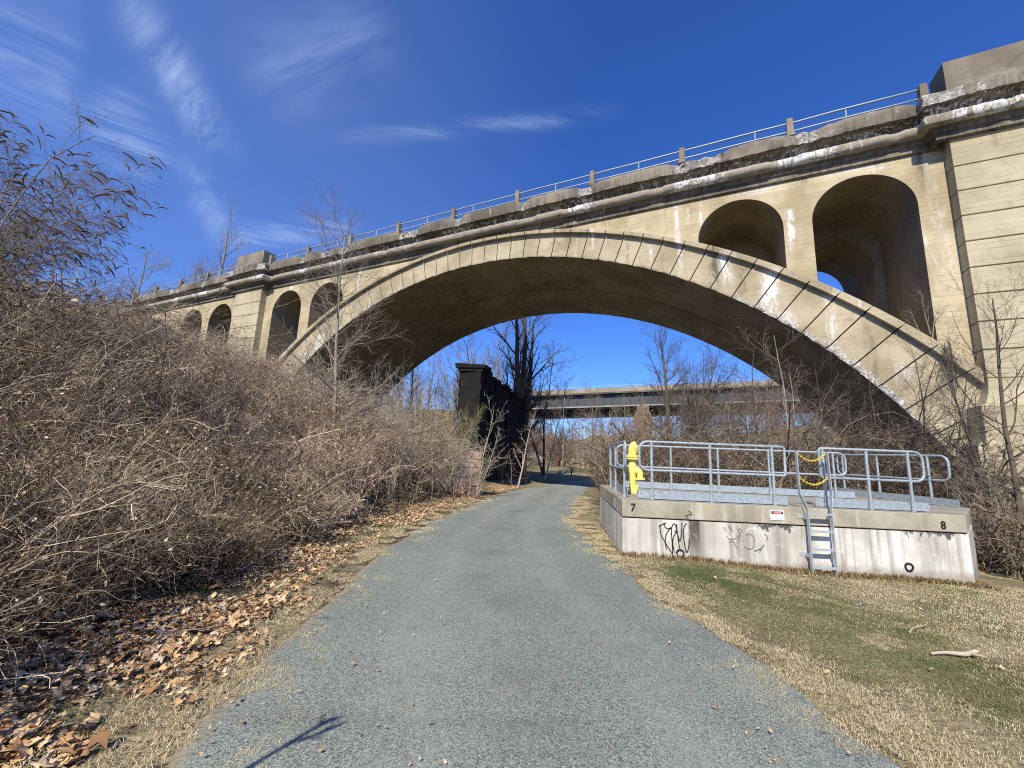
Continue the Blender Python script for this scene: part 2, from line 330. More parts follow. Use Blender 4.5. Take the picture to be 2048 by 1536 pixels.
# piers: courses with open joints, flared foot, base blocks
GZ = 3.86 + 1.232*np.arange(10)
for kshift in (-1, 0, 1):
    x0, x1 = 10.70 + PER*(kshift - 0), 14.95 + PER*kshift
    if kshift == 1: continue
    mb, yb = MB(), BW + .6
    zs = [3.0] + list(GZ) + [15.4]
    for a, b_ in zip(zs[:-1], zs[1:]): mb.box((x0, -.6, a + .028), (x1, yb, b_ - .028))
    mb.box((x0 + .07, -.53, 2.7), (x1 - .07, yb - .07, 15.4))
    p_ = bpart(mb, 'pier', M_pier, bevel=.018)
    ft = MB(); zz = np.linspace(0, 1, 10)
    offs = [(.56*(1 - math.sqrt(max(0, 1 - (1 - t_)**2))) if t_ < 1 else 0, 2.66 + 1.2*t_) for t_ in zz]
    def rect(d, z): return [(x0 - d, -.6 - d, z), (x1 + d, -.6 - d, z), (x1 + d, yb + d, z), (x0 - d, yb + d, z)]
    ft.grid([rect(.56 - 0, 2.64)] + [rect(d, z) for d, z in offs], close=True)
    ft.box((x0 - .56, -1.16, 1.15), (x1 + .56, yb + .56, 2.62))
    ft.box((x0 - .98, -1.5, -.15), (x1 + .98, yb + .9, 1.05)); ft.box((x0 - .9, -1.42, 1.05), (x1 + .9, yb + .8, 1.15))
    ft.box((x0 - .5, -1.1, -.5), (x1 + .5, yb + .5, -.15)); ft.box((x0 - .62, -1.2, -6.5), (x1 + .62, yb + .6, -.42))
    f_ = ft.build('pier_base', M_pier, p_, bevel=.03)
# cornice swept along the deck edge, stepping forward round each pier
prf = [(.0, 15.05), (.14, 15.12), (.14, 15.38), (.24, 15.42), (.30, 15.58), (.42, 15.60)] + [(.44 + .27*math.cos(a), 15.90 + .28*math.sin(a)) for a in np.linspace(-1.5, 1.9, 11)] + [(.28, 16.28), (.34, 16.45), (.50, 16.56), (.80, 16.60), (.84, 16.62), (.85, 16.85), (.86, 17.1), (.85, 17.32), (.80, 17.40), (.3, 17.46), (-.5, 17.48)]
prf = np.array(prf); NP = len(prf)
path = [(-95., 0.)]
for kshift in (-1, 0):
    a, b_ = 10.33 + PER*kshift, 15.3 + PER*kshift
    path += [(a, 0.), (a, -.62), (b_, -.62), (b_, 0.)]
path += [(66., 0.)]
path = np.array(path); pts, dirs = [], []
for i in range(len(path) - 1):
    a, b_ = path[i], path[i + 1]; L = np.linalg.norm(b_ - a); n = max(2, int(L/.16)); d = (b_ - a)/L; nrm = np.array([d[1], -d[0]])
    prev = None
    for j in range(n):
        t_ = j/n; m = nrm
        if j == 0 and i > 0:
            d0 = (path[i] - path[i - 1]); d0 /= np.linalg.norm(d0); n0 = np.array([d0[1], -d0[0]]); m = nrm + n0; m = m/(m@nrm)
        pts.append(a + (b_ - a)*t_); dirs.append(m)
pts.append(path[-1]); dirs.append(nrm); pts, dirs = np.array(pts), np.array(dirs)
arc = np.concatenate([[0], np.cumsum(np.linalg.norm(np.diff(pts, axis=0), axis=1))]); sx = pts[:, 0] + pts[:, 1]*.5
# decay: clusters below each railing post, random in between
POST = 10.12 - 5.4*np.arange(0, 20); 
cl = np.zeros(len(sx))
r2 = np.random.default_rng(5)
for p_ in list(POST) + list(r2.uniform(-60, 15, 9)) + [10.4, 10.9, 13.8]:
    cl = np.maximum(cl, r2.uniform(.55, 1.)*np.exp(-((sx - p_ - r2.uniform(-.5, .7))/r2.uniform(.35, .95))**2))
V = np.zeros((len(pts), NP, 3)); sp = np.zeros((len(pts), NP)); ef = np.zeros((len(pts), NP))
for j, (p, z) in enumerate(prf):
    dn = vnoise(sx*4.3, 20 + j) - .5; d2 = vnoise(sx*11, 60 + j) - .5
    isf = 1. if z > 16.58 and p > .3 else 0.; rim = 1. if (z > 17.28 or z < 16.64) and p > .7 else 0.
    eat = cl*(.20 + .42*vnoise(sx*5 + j*.7, 33)*vnoise(sx*13, 43 + j))*isf*(1. if z > 16.8 else .55)
    pp = p - eat - .018*isf + .03*isf*dn + .02*isf*d2; zz_ = z + rim*(.10*dn*(.3 + cl) - (.16*cl if z > 17 else -.05*cl)) 
    roll = 1. if 15.6 < z < 16.25 and p > .42 else 0.
    pp = pp + roll*(.035*dn + .035*cl*d2*2 - .10*(vnoise(sx*.9, 77) > .86)); 
    V[:, j, 0] = pts[:, 0] + dirs[:, 0]*pp; V[:, j, 1] = pts[:, 1] + dirs[:, 1]*pp; V[:, j, 2] = zz_
    sp[:, j] = cl*isf*.85; ef[:, j] = (roll*(.06 + .56*np.exp(-((vnoise(sx*.42, 9) - .9)/.35)**2)*(.4 + .6*cl) + -.0 + .26*cl + .40*(vnoise(sx*2.7, 19) - .5))) + (.22 + .25*vnoise(sx*2.3, 15))*(16.2 < z < 16.58)
zz_p = np.array([z for _, z in prf]); pp_p = np.array([p for p, _ in prf]); rollm = ((zz_p > 15.6) & (zz_p < 16.25) & (pp_p > .42)).astype(float); dirt_shadem = np.where((zz_p > 16.15) & (zz_p < 16.63), 1., np.where((zz_p < 15.62), .6, np.where(zz_p < 17.2, .35, .15)))*np.where(rollm > 0, .35, 1)  # dirt streaks in the recess, with painted shade below the roll
cm = MB(); cm.grid(V); cm.a['roll'] = np.tile(rollm, len(pts)); cm.a['dirt_shade'] = np.tile(dirt_shadem, len(pts)); cm.a['spall'] = sp.ravel(); cm.a['efflo'] = ef.ravel(); bpart(cm, 'cornice', M_corn, smooth=35)
dk = MB(); dk.box((-95, -.3, 17.0), (66, BW + .3, 17.44)); dk.box((-95, BW + .3, 16.5), (66, BW + .9, 17.44)); bpart(dk, 'deck', M_ped)
# solid parapet blocks over the piers
for kshift in (-1, 0):
    a, b_ = 10.72 + PER*kshift, 14.95 + PER*kshift
    mb = MB(); mb.box((a, -.92, 17.40), (b_, .35, 18.95)); mb.box((a + .5, -.935, 17.7), (b_ - .5, -.9, 18.62)) if kshift else None; mb.box((a + .9, -.928, 17.45), (a + .97, -.915, 18.5))
    p_ = bpart(mb, 'parapet_block', M_ped, bevel=.03)
# railing: concrete posts, two pipes, thin stanchions, wire mesh
rail = MB()
def run(x0, x1):
    for z, r in ((18.24, .045), (17.73, .04)):
        n = 30; X = np.linspace(x0, x1, n); rail.tube([(x, -.42 - .01*math.sin(x*1.1), z + .012*math.sin(x*2.3 + z)) for x in X], r, 7)
    rail.tube([(x0, -.30, 18.30), (x1, -.30, 18.30)], .025, 5)
runs = [(-38.45, 10.12), (-92.4, -43.9)]
for a, b_ in runs: run(a, b_)
for i in range(18):
    x = 10.12 - 5.4*i
    for f in ((.42,) if i % 2 else (.55, )):
        xx_ = x - 5.4*(f + .13*math.sin(i*5.1))
        if not -43.6 < xx_ < -38.5: rail.tube([(xx_, -.42, 17.45), (xx_, -.42, 18.26)], .028, 6)
rl = bpart(rail, 'railing', M_galv, smooth=True)
wire = MB()
for a, b_ in ((-38.4, 10.1),):
    for x in np.arange(a, b_, .11): wire.add([(x, -.40, 17.48), (x + .0016, -.40, 17.48), (x + .28, -.40, 18.22), (x + .2784, -.40, 18.22)], [(0, 1, 2, 3)])
wire.build('wire_mesh', plain('dull_wire', (.22, .22, .23), .6, .2), rl)
for i in range(19):
    x = 10.12 - 5.4*i
    if i == 0: x -= .0
    if -43.0 < x < -38.9: continue
    pm = MB(); hgt = 1.02 + .03*math.sin(i*2.2); tl = .012*math.sin(i*3.7)
    pm.add([(x - .17, -.60, 17.36), (x + .17, -.60, 17.36), (x + .17, -.24, 17.36), (x - .17, -.24, 17.36), (x - .14 + tl, -.57, 17.4 + hgt), (x + .14 + tl, -.57, 17.4 + hgt), (x + .14 + tl, -.27, 17.4 + hgt), (x - .14 + tl, -.27, 17.4 + hgt)],
           [(0, 3, 2, 1), (4, 5, 6, 7), (0, 1, 5, 4), (1, 2, 6, 5), (2, 3, 7, 6), (3, 0, 4, 7)])
    pm.box((x - .20, -.64, 17.34), (x + .20, -.2, 17.50))
    pm.build('railing_post', M_ped, rl, bevel=.02)
# ------------------------------------------------------------------ ground, path
PC = np.array([(-12, .7, 1.95), (0, .45, 1.93), (2.1, .30, 1.93), (2.7, .21, 1.94), (3.4, .17, 1.95), (4.2, .05, 1.94), (5.6, -.08, 1.95), (7.5, -.17, 1.98), (10, -.10, 1.98), (12.6, .10, 1.92), (18, .93, 2.13), (26, 2.32, 2.5), (35, 4.1, 2.5), (42, 6.0, 2.5), (48, 8.8, 2.6), (54, 13, 2.7), (59, 19, 2.7), (64, 28, 2.7)])
def pc(y): return np.interp(y, PC[:, 0], PC[:, 1])
def ph(y): return np.interp(y, PC[:, 0], PC[:, 2])
def sst(x, a, b): t = np.clip((x - a)/(b - a), 0, 1); return t*t*(3 - 2*t)
def gh(x, y):
    x = np.asarray(x, float); y = np.asarray(y, float)
    z = -1.40 - .04*np.clip(y, -10, 42) + .8*sst(y, 52, 74)
    d = np.maximum((pc(y) - ph(y)) - x, 0)               # metres left of the path
    left = .05*np.clip(d, 0, 1.7) + .40*np.clip(d - 1.7, 0, None) - .03*np.clip(d - 9, 0, 12) - .36*np.clip(d - 17, 0, None)
    fade = 1 - sst(y, 38, 62)
    z = z + left*fade
    dr = np.maximum(x - (pc(y) + ph(y)), 0)
    z = z + (.02*sst(dr, 0, .8) - .043*np.clip(dr, 0, 9) - .03*np.clip(dr - 8, 0, 6))*(1 - sst(y, 20, 40))
    # rises beyond the bridge: embankment of the road bridge on the left, wooded slope on the right
    z = z + 11*sst(-x + .12*(y - 80), -11, 6)*sst(y, 70, 88)*(1 - sst(y, 120, 150))
    z = z + 9*sst(x - .15*(y - 60), 24, 50)*sst(y, 40, 66)
    z = z + 5*sst(y, 130, 260) + 26*sst(np.hypot(x, y), 300, 800)
    z = z + .05*(fbm2(x*.9, y*.9, 3) - .5)*np.clip(np.maximum(d, dr), 0, 1)*2 + .8*(fbm2(x*.11, y*.11, 8) - .5)*np.clip(np.maximum(d, dr)/15, 0, 1)
    return z
def axis(fine, lim, step0, grow):
    a = list(np.arange(-fine, fine + 1e-6, step0)); st = step0
    while a[-1] < lim: st *= grow; a.append(a[-1] + st)
    return np.array([-q for q in a[:len([1 for k in a if k > fine]) * -1 - 1:-1]] + a) if 0 else np.array(sorted(set([round(-k, 4) for k in a if k > 0] + [round(k, 4) for k in a])))
gxs = axis(9, 900, .18, 1.07); gys = axis(12, 900, .2, 1.055); gys = gys[gys > -120]
GX, GY = np.meshgrid(gxs, gys); GZ_ = gh(GX, GY)
inp = np.clip(1 - (np.abs(GX - pc(GY)) - ph(GY) + .45)/.25, 0, 1)*(GY > -12)*(GY < 62); GZ_ = GZ_ - .05*inp
nyg, nxg = GX.shape; I = np.arange(nyg*nxg).reshape(nyg, nxg)
Q = np.stack([I[:-1, :-1], I[:-1, 1:], I[1:, 1:], I[1:, :-1]], -1).reshape(-1, 4)
def _ground(t, b):
    v = ocoord(t); x, y, z = t.xyz(v)
    n = t.noise(v, 1.1, 7, .65); m = t.noise(v, 11, 6, .7)
    soil = t.mix(t.ss(m, .3, .7), (.050, .036, .022), (.125, .095, .060))
    straw = t.mix(t.ss(t.noise(t.scl(v, 6, 20, 6), 2, 5, .7), .35, .65), (.19, .15, .085), (.38, .32, .20))
    grn = t.mix(m, (.045, .06, .018), (.11, .12, .04))
    c = t.mix(t.ss(n, .40, .62), soil, straw); c = t.mix(t.math('MULTIPLY', t.ss(x, 1.5, 2.5), .55), c, straw)
    c = t.mix(t.math('MULTIPLY', t.ss(t.noise(v, .8, 5, .6, off=5), .48, .6), t.ss(x, 1.5, 3, 0, .6)), c, grn)
    c = t.mix(t.math('MULTIPLY', t.ss(x, -2.2, -4.0), .8), c, t.mix(m, (.035, .026, .017), (.10, .070, .042)))
    far = t.ss(y, 20, 50); c = t.mix(t.math('MULTIPLY', far, .7), c, t.mix(t.ss(t.noise(v, .25, 6, .7), .4, .6), (.19, .165, .085), (.33, .285, .17)))
    vfar = t.ss(y, 62, 70); c = t.mix(t.math('MULTIPLY', vfar, .3), c, (.14, .11, .075))
    t.set(b.inputs['Base Color'], c); bump(t, b, t.math('ADD', m, n), .9, .05)
M_ground = material('soil_and_thatch', _ground, .95, .1)
bigmesh('ground', np.stack([GX, GY, GZ_], -1).reshape(-1, 3), Q, mat=M_ground, kind='structure')
# the path: fine grey stone dust
ys = np.concatenate([np.arange(-12, 12, .12), np.arange(12, 64, .3)]); us = np.concatenate([np.linspace(-1, -.8, 9), np.linspace(-.75, .75, 16), np.linspace(.8, 1, 9)])
PY, PU = np.meshgrid(ys, us, indexing='ij'); jl = (fbm2(PY*1.5, PU*0 + 3, 4, 4) - .5)*.30; jr = (fbm2(PY*1.5, PU*0 + 9, 6, 4) - .5)*.30
PX = pc(PY) + PU*ph(PY) + np.where(PU < 0, jl, jr)*np.abs(PU)**6
PZ = gh(PX, PY) + .012 + .03*(1 - PU**2) - .055*np.clip((np.abs(PU) - .93)/.07, 0, 1); I = np.arange(PX.size).reshape(PX.shape)
Q = np.stack([I[:-1, :-1], I[:-1, 1:], I[1:, 1:], I[1:, :-1]], -1).reshape(-1, 4)
def _path(t, b):
    v = ocoord(t); s1 = t('ShaderNodeTexVoronoi', Vector=v, Scale=120).outputs[1]; g1 = t.xyz(s1)[0]
    s2 = t('ShaderNodeTexVoronoi', Vector=v, Scale=260).outputs[1]; g2 = t.xyz(s2)[1]
    big = t.noise(v, .55, 7, .6); mid = t.noise(v, 3.2, 6, .62, .4)
    c = t.mix(t.ss(big, .35, .65), (.172, .200, .166), (.230, .262, .214))
    c = t.mix(t.math('MULTIPLY', t.ss(mid, .52, .72), .35), c, (.135, .142, .126))
    c = t.mix(t.math('MULTIPLY', t.ss(g1, .2, 1.), .55), c, (.41, .44, .375)); c = t.mix(t.ss(g1, .32, .0, 0, .75), c, (.062, .067, .060))
    c = t.mix(t.ss(g2, .93, .97, 0, .7), c, (.78, .80, .76)); c = t.mix(t.ss(g2, .16, .02, 0, .6), c, (.05, .055, .06))
    # worn marks across the way
    wv = t.noise(t.scl(v, .22, 1.5, 1), 1.3, 5, .5, .6, off=7); c = t.mix(t.math('MULTIPLY', t.ss(wv, .58, .74), .26), c, (.105, .109, .097))
    sp2 = t.noise(v, .42, 3, .5, off=17); c = t.mix(t.math('MULTIPLY', t.ss(sp2, .50, .62), t.math('MULTIPLY', t.ss(t.noise(v, 7, 6, .7, off=19), .50, .68), .5)), c, (.105, .106, .092))
    u_ = attr(t, 'across'); tw_ = t.math('ADD', u_, t.math('MULTIPLY', t.math('SUBTRACT', t.noise(t.scl(v, .5, .25, 1), 1, 3, off=29), .5), .5))
    trk = t.math('ADD', t.ss(t.math('ABSOLUTE', t.math('SUBTRACT', tw_, .40)), .17, .03), t.ss(t.math('ABSOLUTE', t.math('ADD', tw_, .36)), .17, .03)); tn_ = t.ss(t.noise(v, 2.1, 7, .7, off=33), .32, .62)
    c = t.mix(t.math('MULTIPLY', t.math('MULTIPLY', trk, tn_), .34), c, (.34, .36, .315)); c = t.mix(t.math('MULTIPLY', t.math('MULTIPLY', t.ss(t.math('ABSOLUTE', tw_), .20, .04), t.ss(t.noise(v, 1.4, 7, .72, off=36), .42, .66)), .42), c, (.12, .125, .108))
    ed = attr(t, 'edge'); nn = t.noise(v, 5, 8, .75); em = t.ss(t.math('ADD', ed, t.math('MULTIPLY', t.math('SUBTRACT', nn, .5), 1.5)), .50, .85)
    straw = t.mix(t.ss(t.noise(t.scl(v, 5, 16, 5), 3, 6, .7), .35, .65), (.17, .135, .085), (.46, .38, .25))
    c = t.mix(em, c, straw)
    c = t.mix(t.math('MULTIPLY', t.ss(t.noise(v, .9, 4, off=3), .55, .75), .2), c, (.33, .285, .21))
    t.set(b.inputs['Base Color'], c); bump(t, b, t.math('ADD', g1, t.math('MULTIPLY', g2, .6)), .8, .006)
M_path = material('stone_dust', _path, .9, .25)
edge = np.clip((np.abs(PU) - np.where(PU < 0, .74, .82))/.26, 0, 1)
bigmesh('path', np.stack([PX, PY, PZ], -1).reshape(-1, 3), Q, mat=M_path, attrs=dict(edge=edge.ravel(), across=PU.ravel()), kind='structure')
# gravel drive behind the yellow bollards
def sheet(name, P, mat, lift):
    P = np.array(P); n = 40; L = np.array([[P[0] + (P[1] - P[0])*u + ((P[3] - P[0])*(1 - u) + (P[2] - P[1])*u)*v_ for u in np.linspace(0, 1, n)] for v_ in np.linspace(0, 1, 10)])
    Z = gh(L[..., 0], L[..., 1]) + lift; I = np.arange(n*10).reshape(10, n)
    return bigmesh(name, np.concatenate([L, Z[..., None]], -1).reshape(-1, 3), np.stack([I[:-1, :-1], I[:-1, 1:], I[1:, 1:], I[1:, :-1]], -1).reshape(-1, 4), mat=mat, kind='structure')
sheet('gravel_drive', [(-6, 76.5), (24, 76.5), (24, 83), (-6, 83)], plain('pale_gravel', (.36, .33, .28), .9, 0, .25, .1), .05)

# ------------------------------------------------------------------ concrete loading platform
PFL = np.array([2.08, 7.58]); pe = np.array([math.cos(rad(2.9)), -math.sin(rad(2.9))]); pd = np.array([math.sin(rad(2.9)), math.cos(rad(2.9))])
ZP = -2.1; PROT = -rad(2.9)
plat = empty('loading_platform', (PFL[0], PFL[1], ZP), PROT, label='low stained concrete loading platform marked 7 and 8 beside the path', cat='platform')
def toP(p): q = np.array(p) - PFL; return np.array([q@pe, q@pd])       # world xy -> platform xy
def P3(u, v, z): q = PFL + pe*u + pd*v; return np.array([q[0], q[1], z])
outline = [(0, 0), (5.91, 0), (7.50, 1.50), (7.48, 4.2), (.24, 3.75)]
def prism(mb, poly, z0, z1, ins=0):
    n = len(poly); c_ = np.mean(poly, 0); P = [(p[0] + (c_[0] - p[0])*0, p[1], z0) for p in poly] + [(p[0], p[1], z1) for p in poly]
    mb.add(P, [tuple(range(n))[::-1], tuple(range(n, 2*n))] + [(i, (i + 1) % n, n + (i + 1) % n, n + i) for i in range(n)]); return mb
def inset(poly, d):
    poly = np.array(poly); n = len(poly); out = []
    for i in range(n):
        a, b_, c_ = poly[i - 1], poly[i], poly[(i + 1) % n]; e1 = (b_ - a)/np.linalg.norm(b_ - a); e2 = (c_ - b_)/np.linalg.norm(c_ - b_)
        n1, n2 = np.array([-e1[1], e1[0]]), np.array([-e2[1], e2[0]]); m = n1 + n2; m /= m@n1; out.append(tuple(b_ + m*d))
    return out
def _pwall(t, b):
    v = ocoord(t); x, y, z = t.xyz(v); zz = z
    big = t.noise(v, .9, 6, .6); c = t.mix(t.ss(big, .35, .65), (.45, .435, .365), (.67, .655, .59))
    st = t.noise(t.scl(v, 2.6, 2.6, .13), 1, 7, .62, .15); c = t.mix(t.math('MULTIPLY', t.ss(st, .47, .64), .72), c, (.255, .225, .17))
    s2 = t.noise(t.scl(v, 6, 6, .16), 1, 6, .6, .1, off=3); c = t.mix(t.math('MULTIPLY', t.ss(s2, .56, .72), .5), c, (.20, .18, .145))
    s3 = t.noise(t.scl(v, 2, 2, .5), 1, 5, .6, off=8); c = t.mix(t.math('MULTIPLY', t.ss(s3, .62, .75), .45), c, (.55, .42, .20))
    wh = t.noise(t.scl(v, 3, 3, .4), 1, 6, .65, off=11); c = t.mix(t.math('MULTIPLY', t.ss(wh, .56, .66), .6), c, (.76, .76, .74))
    # the long dark run under the weep hole
    rag = t.math('MULTIPLY', t.math('SUBTRACT', t.noise(t.scl(v, 9, 9, 1.5), 1, 6, .7, off=5), .5), .12)
    xr = t.math('ADD', x, rag); run_ = t.math('MULTIPLY', t.ss(xr, 1.14, 1.21), t.ss(xr, 1.40, 1.31)); run_ = t.math('MULTIPLY', run_, t.ss(zz, -1.9, -1.2, .25, 1.))
    c = t.mix(t.math('MULTIPLY', run_, t.ss(t.noise(t.scl(v, 14, 14, 3), 1, 6, .7), .2, .55, .45, .92)), c, (.055, .048, .04))
    # flaked black coating hanging below the joint
    nz = t.noise(t.scl(v, 5, 5, 2), 1, 6, .75, .4, off=14); rng_ = t.math('ADD', t.math('MULTIPLY', t.ss(x, 2.25, 2.4), t.ss(x, 3.05, 2.9)), t.math('MULTIPLY', t.ss(x, 4.75, 4.95), t.ss(x, 5.95, 5.85)))
    lim = t.math('ADD', -1.055, t.math('MULTIPLY', t.math('MULTIPLY', t.ss(nz, .40, .68), rng_), -.17)); fl = t.math('GREATER_THAN', zz, lim)
    c = t.mix(t.math('MULTIPLY', t.math('MULTIPLY', fl, rng_), .9), c, (.05, .047, .045))
    pit = t.noise(v, 24, 6, .75); c = t.mix(t.ss(pit, .62, .74, 0, .55), c, (.16, .15, .14))
    for sx_ in (2.02, 3.98): sm_ = t.ss(t.math('ABSOLUTE', t.math('SUBTRACT', x, sx_)), .012, .002); c = t.mix(t.math('MULTIPLY', sm_, t.ss(pit, .30, .6, .2, .6)), c, (.20, .18, .15))
    mud = t.math('ADD', zz, t.math('MULTIPLY', t.noise(t.scl(v, 5, 5, 9), 1, 7, .7, off=23), .35)); c = t.mix(t.ss(mud, -1.47, -1.62, 0, .6), c, (.25, .20, .14))
    sk = t.noise(t.scl(v, 1.1, 1, 2.2), 3., 10, .8, 1., off=27); c = t.mix(t.ss(sk, .57, .64, 0, .5), c, (.80, .80, .78)); c = t.mix(t.ss(sk, .40, .34, 0, .35), c, (.33, .30, .25))
    c = t.mix(t.ss(zz, -1.55, -1.95, 0, .35), c, (.30, .27, .22))
    t.set(b.inputs['Base Color'], c); bump(t, b, t.math('ADD', pit, big), .5, .012)
M_pw = material('platform_concrete', _pwall, .9, .2)
def _pcap(t, b):
    v = ocoord(t); x, y, z = t.xyz(v)
    c = t.mix(t.ss(t.noise(v, 1.2, 7, .65), .35, .65), (.285, .255, .185), (.43, .395, .295)); c = t.mix(t.ss(t.noise(v, 6, 7, .72), .52, .75, 0, .6), c, (.17, .145, .11))
    st = t.noise(t.scl(v, 4, 4, .3), 1, 6, .6); c = t.mix(t.ss(st, .55, .7, 0, .55), c, (.58, .56, .52))
    yl = t.noise(v, 2.2, 6, .7, off=7); c = t.mix(t.ss(yl, .60, .70, 0, .5), c, (.42, .34, .17))
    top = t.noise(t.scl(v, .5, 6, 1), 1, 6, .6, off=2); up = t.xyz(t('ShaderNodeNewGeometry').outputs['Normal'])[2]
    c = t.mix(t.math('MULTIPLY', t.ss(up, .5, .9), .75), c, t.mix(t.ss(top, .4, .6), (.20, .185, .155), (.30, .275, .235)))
    t.set(b.inputs['Base Color'], c); bump(t, b, t.noise(v, 22, 6, .7), .5, .012)
M_pc = material('platform_cap', _pcap, .9, .2)
wl = MB(); prism(wl, outline, -2.6, -1.07); o = wl.build('platform_wall', M_pw, plat); o.location = (0, 0, -ZP)
gp = MB(); prism(gp, inset(outline, .03), -1.075, -1.03); o = gp.build('cap_joint', M_dark, plat); o.location = (0, 0, -ZP)
cp = MB(); prism(cp, outline, -1.047, -.75); o = cp.build('platform_cap', M_pc, plat, bevel=.012); o.location = (0, 0, -ZP)
# weep pipes
M_blk = plain('black_paint', (.012, .012, .013), .6, 0, .3); M_hole = plain('pipe_mouth', (.006, .006, .006), .9, 0, 0, .1)
M_faint = plain('faded_black_paint', (.10, .10, .10), .8, 0, .3); M_pvc = plain('pale_pipe', (.55, .55, .52), .5, 0, .2)
for u, z in ((1.007, -1.622), (4.857, -1.652)):
    t_ = MB(); an = np.linspace(0, 2*math.pi, 25)[:-1]
    t_.grid([[(u + r*math.cos(a), y, z + r*math.sin(a)) for a in an] for r, y in ((.072, .02), (.072, -.022), (.052, -.024), (.05, .16))], close=True)
    p_ = t_.build('drain_pipe', M_blk, plat, smooth=40); p_.location = (0, 0, -ZP)
    h_ = MB(); h_.add([(u + .051*math.cos(a), .02, z + .051*math.sin(a)) for a in an], [tuple(range(24))]); 
    h_.build('pipe_mouth', M_hole, p_)
    q = MB(); q.add([(u + .004 + .03*math.cos(a) - .012, .012, z - .006 + .03*math.sin(a)) for a in an], [tuple(range(24))]); q.build('pipe_silt', M_pvc, p_)
# graffiti and painted numbers, laid 2-3 mm proud of the concrete
def catmull(P, n=8):
    P = np.array(P, float); 
    if len(P) == 2: return P
    E = np.vstack([2*P[0] - P[1], P, 2*P[-1] - P[-2]]); out = []
    for i in range(1, len(E) - 2):
        for t_ in np.linspace(0, 1, n, endpoint=False):
            p0, p1, p2, p3 = E[i - 1:i + 3]; out.append(.5*((2*p1) + (-p0 + p2)*t_ + (2*p0 - 5*p1 + 4*p2 - p3)*t_**2 + (-p0 + 3*p1 - 3*p2 + p3)*t_**3))
    return np.array(out + [P[-1]])
def stroke(mb, P, wd, y, fade=False):
    P = catmull(P); T = np.gradient(P, axis=0); T /= np.linalg.norm(T, axis=1)[:, None] + 1e-9; N_ = np.stack([-T[:, 1], T[:, 0]], 1); k = len(P)
    W_ = wd*(.5 + .08*np.sin(np.arange(k)*1.3))[:, None]
    mb.grid([[(a[0], y, a[1]), (b_[0], y, b_[1])] for a, b_ in zip(P - N_*W_, P + N_*W_)])
tag_ = MB()
TAG = [[(.657, -1.179), (.772, -1.122)], [(.666, -1.192), (.678, -1.311), (.759, -1.47), (.876, -1.645)], [(.876, -1.645), (.876, -1.483), (.866, -1.301), (.874, -1.191), (.913, -1.13), (.945, -1.169), (.956, -1.26), (.902, -1.354), (.885, -1.464), (.909, -1.621)],
       [(.743, -1.138), (.76, -1.197), (.812, -1.217), (.859, -1.201), (.787, -1.287), (.755, -1.416), (.77, -1.578)], [(.96, -1.132), (.97, -1.296), (1.0, -1.54)], [(.919, -1.271), (.952, -1.252), (.978, -1.332), (1.008, -1.417), (1.039, -1.311), (1.055, -1.109)],
       [(1.135, -1.105), (1.09, -1.181), (1.073, -1.291), (1.083, -1.427), (1.119, -1.602), (1.159, -1.514), (1.173, -1.378)]]
for k, s_ in enumerate(TAG): stroke(tag_, s_, .018, -.003 - .0004*k)
stroke(tag_, [(1.179, -.891), (1.225, -.944), (1.129, -.986), (1.161, -1.03)], .014, -.0035)
stroke(tag_, [(.648, -1.18), (.668, -1.18)], .03, -.006); stroke(tag_, [(1.222, -.965), (1.24, -.965)], .02, -.006)
o = tag_.build('graffiti', M_blk, plat, label='black scrawled tag at the left end'); o.location = (0, 0, -ZP)
tg2 = MB()
for k, s_ in enumerate([[(1.788, -1.143), (1.821, -1.215)], [(1.86, -1.125), (1.935, -1.209)], [(1.824, -1.298), (1.885, -1.348), (2.004, -1.311), (2.085, -1.202), (2.055, -1.162), (2.032, -1.184), (2.06, -1.266), (2.02, -1.39)], [(1.861, -1.401), (1.916, -1.377), (1.96, -1.43), (1.995, -1.498)],
        [(2.167, -1.261), (2.221, -1.237), (2.28, -1.28), (2.3, -1.338), (2.272, -1.463), (2.185, -1.498), (2.114, -1.45)], [(2.289, -1.524), (2.398, -1.478), (2.465, -1.412)], [(2.373, -1.541), (2.42, -1.456)], [(2.477, -1.225), (2.526, -1.285), (2.491, -1.339)]]): stroke(tg2, s_, .011 if k != 5 else .018, -.003 - .0004*k)
o = tg2.build('graffiti', M_faint, plat, label='fainter worn scrawl left of the ladder'); o.location = (0, 0, -ZP)
def text(name, body, size, loc, mat, parent, rot=(math.pi/2, 0, 0), align='CENTER', sx=1., bold=0., **kw):
    cu = bpy.data.curves.new(name, 'FONT'); cu.body = body; cu.size = size; cu.align_x = align; cu.align_y = 'CENTER'; cu.offset = bold; cu.resolution_u = 3
    tmp = bpy.data.objects.new(name, cu); S.collection.objects.link(tmp); dg = bpy.context.evaluated_depsgraph_get()
    me = bpy.data.meshes.new_from_object(tmp.evaluated_get(dg)); bpy.data.objects.remove(tmp); me.materials.clear(); me.materials.append(mat); me.name = name
    o = link(bpy.data.objects.new(name, me), parent, **kw); o.location = loc; o.rotation_euler = rot; o.scale = (sx, 1, 1); return o
text('painted_number', '7', .19, (.196, -.003, -.889 - ZP), M_blk, plat, sx=.95, bold=.006, label='stencilled black 7')
text('painted_number', '8', .185, (5.516, -.003, -.944 - ZP), M_blk, plat, sx=.95, bold=.007, label='stencilled black 8')
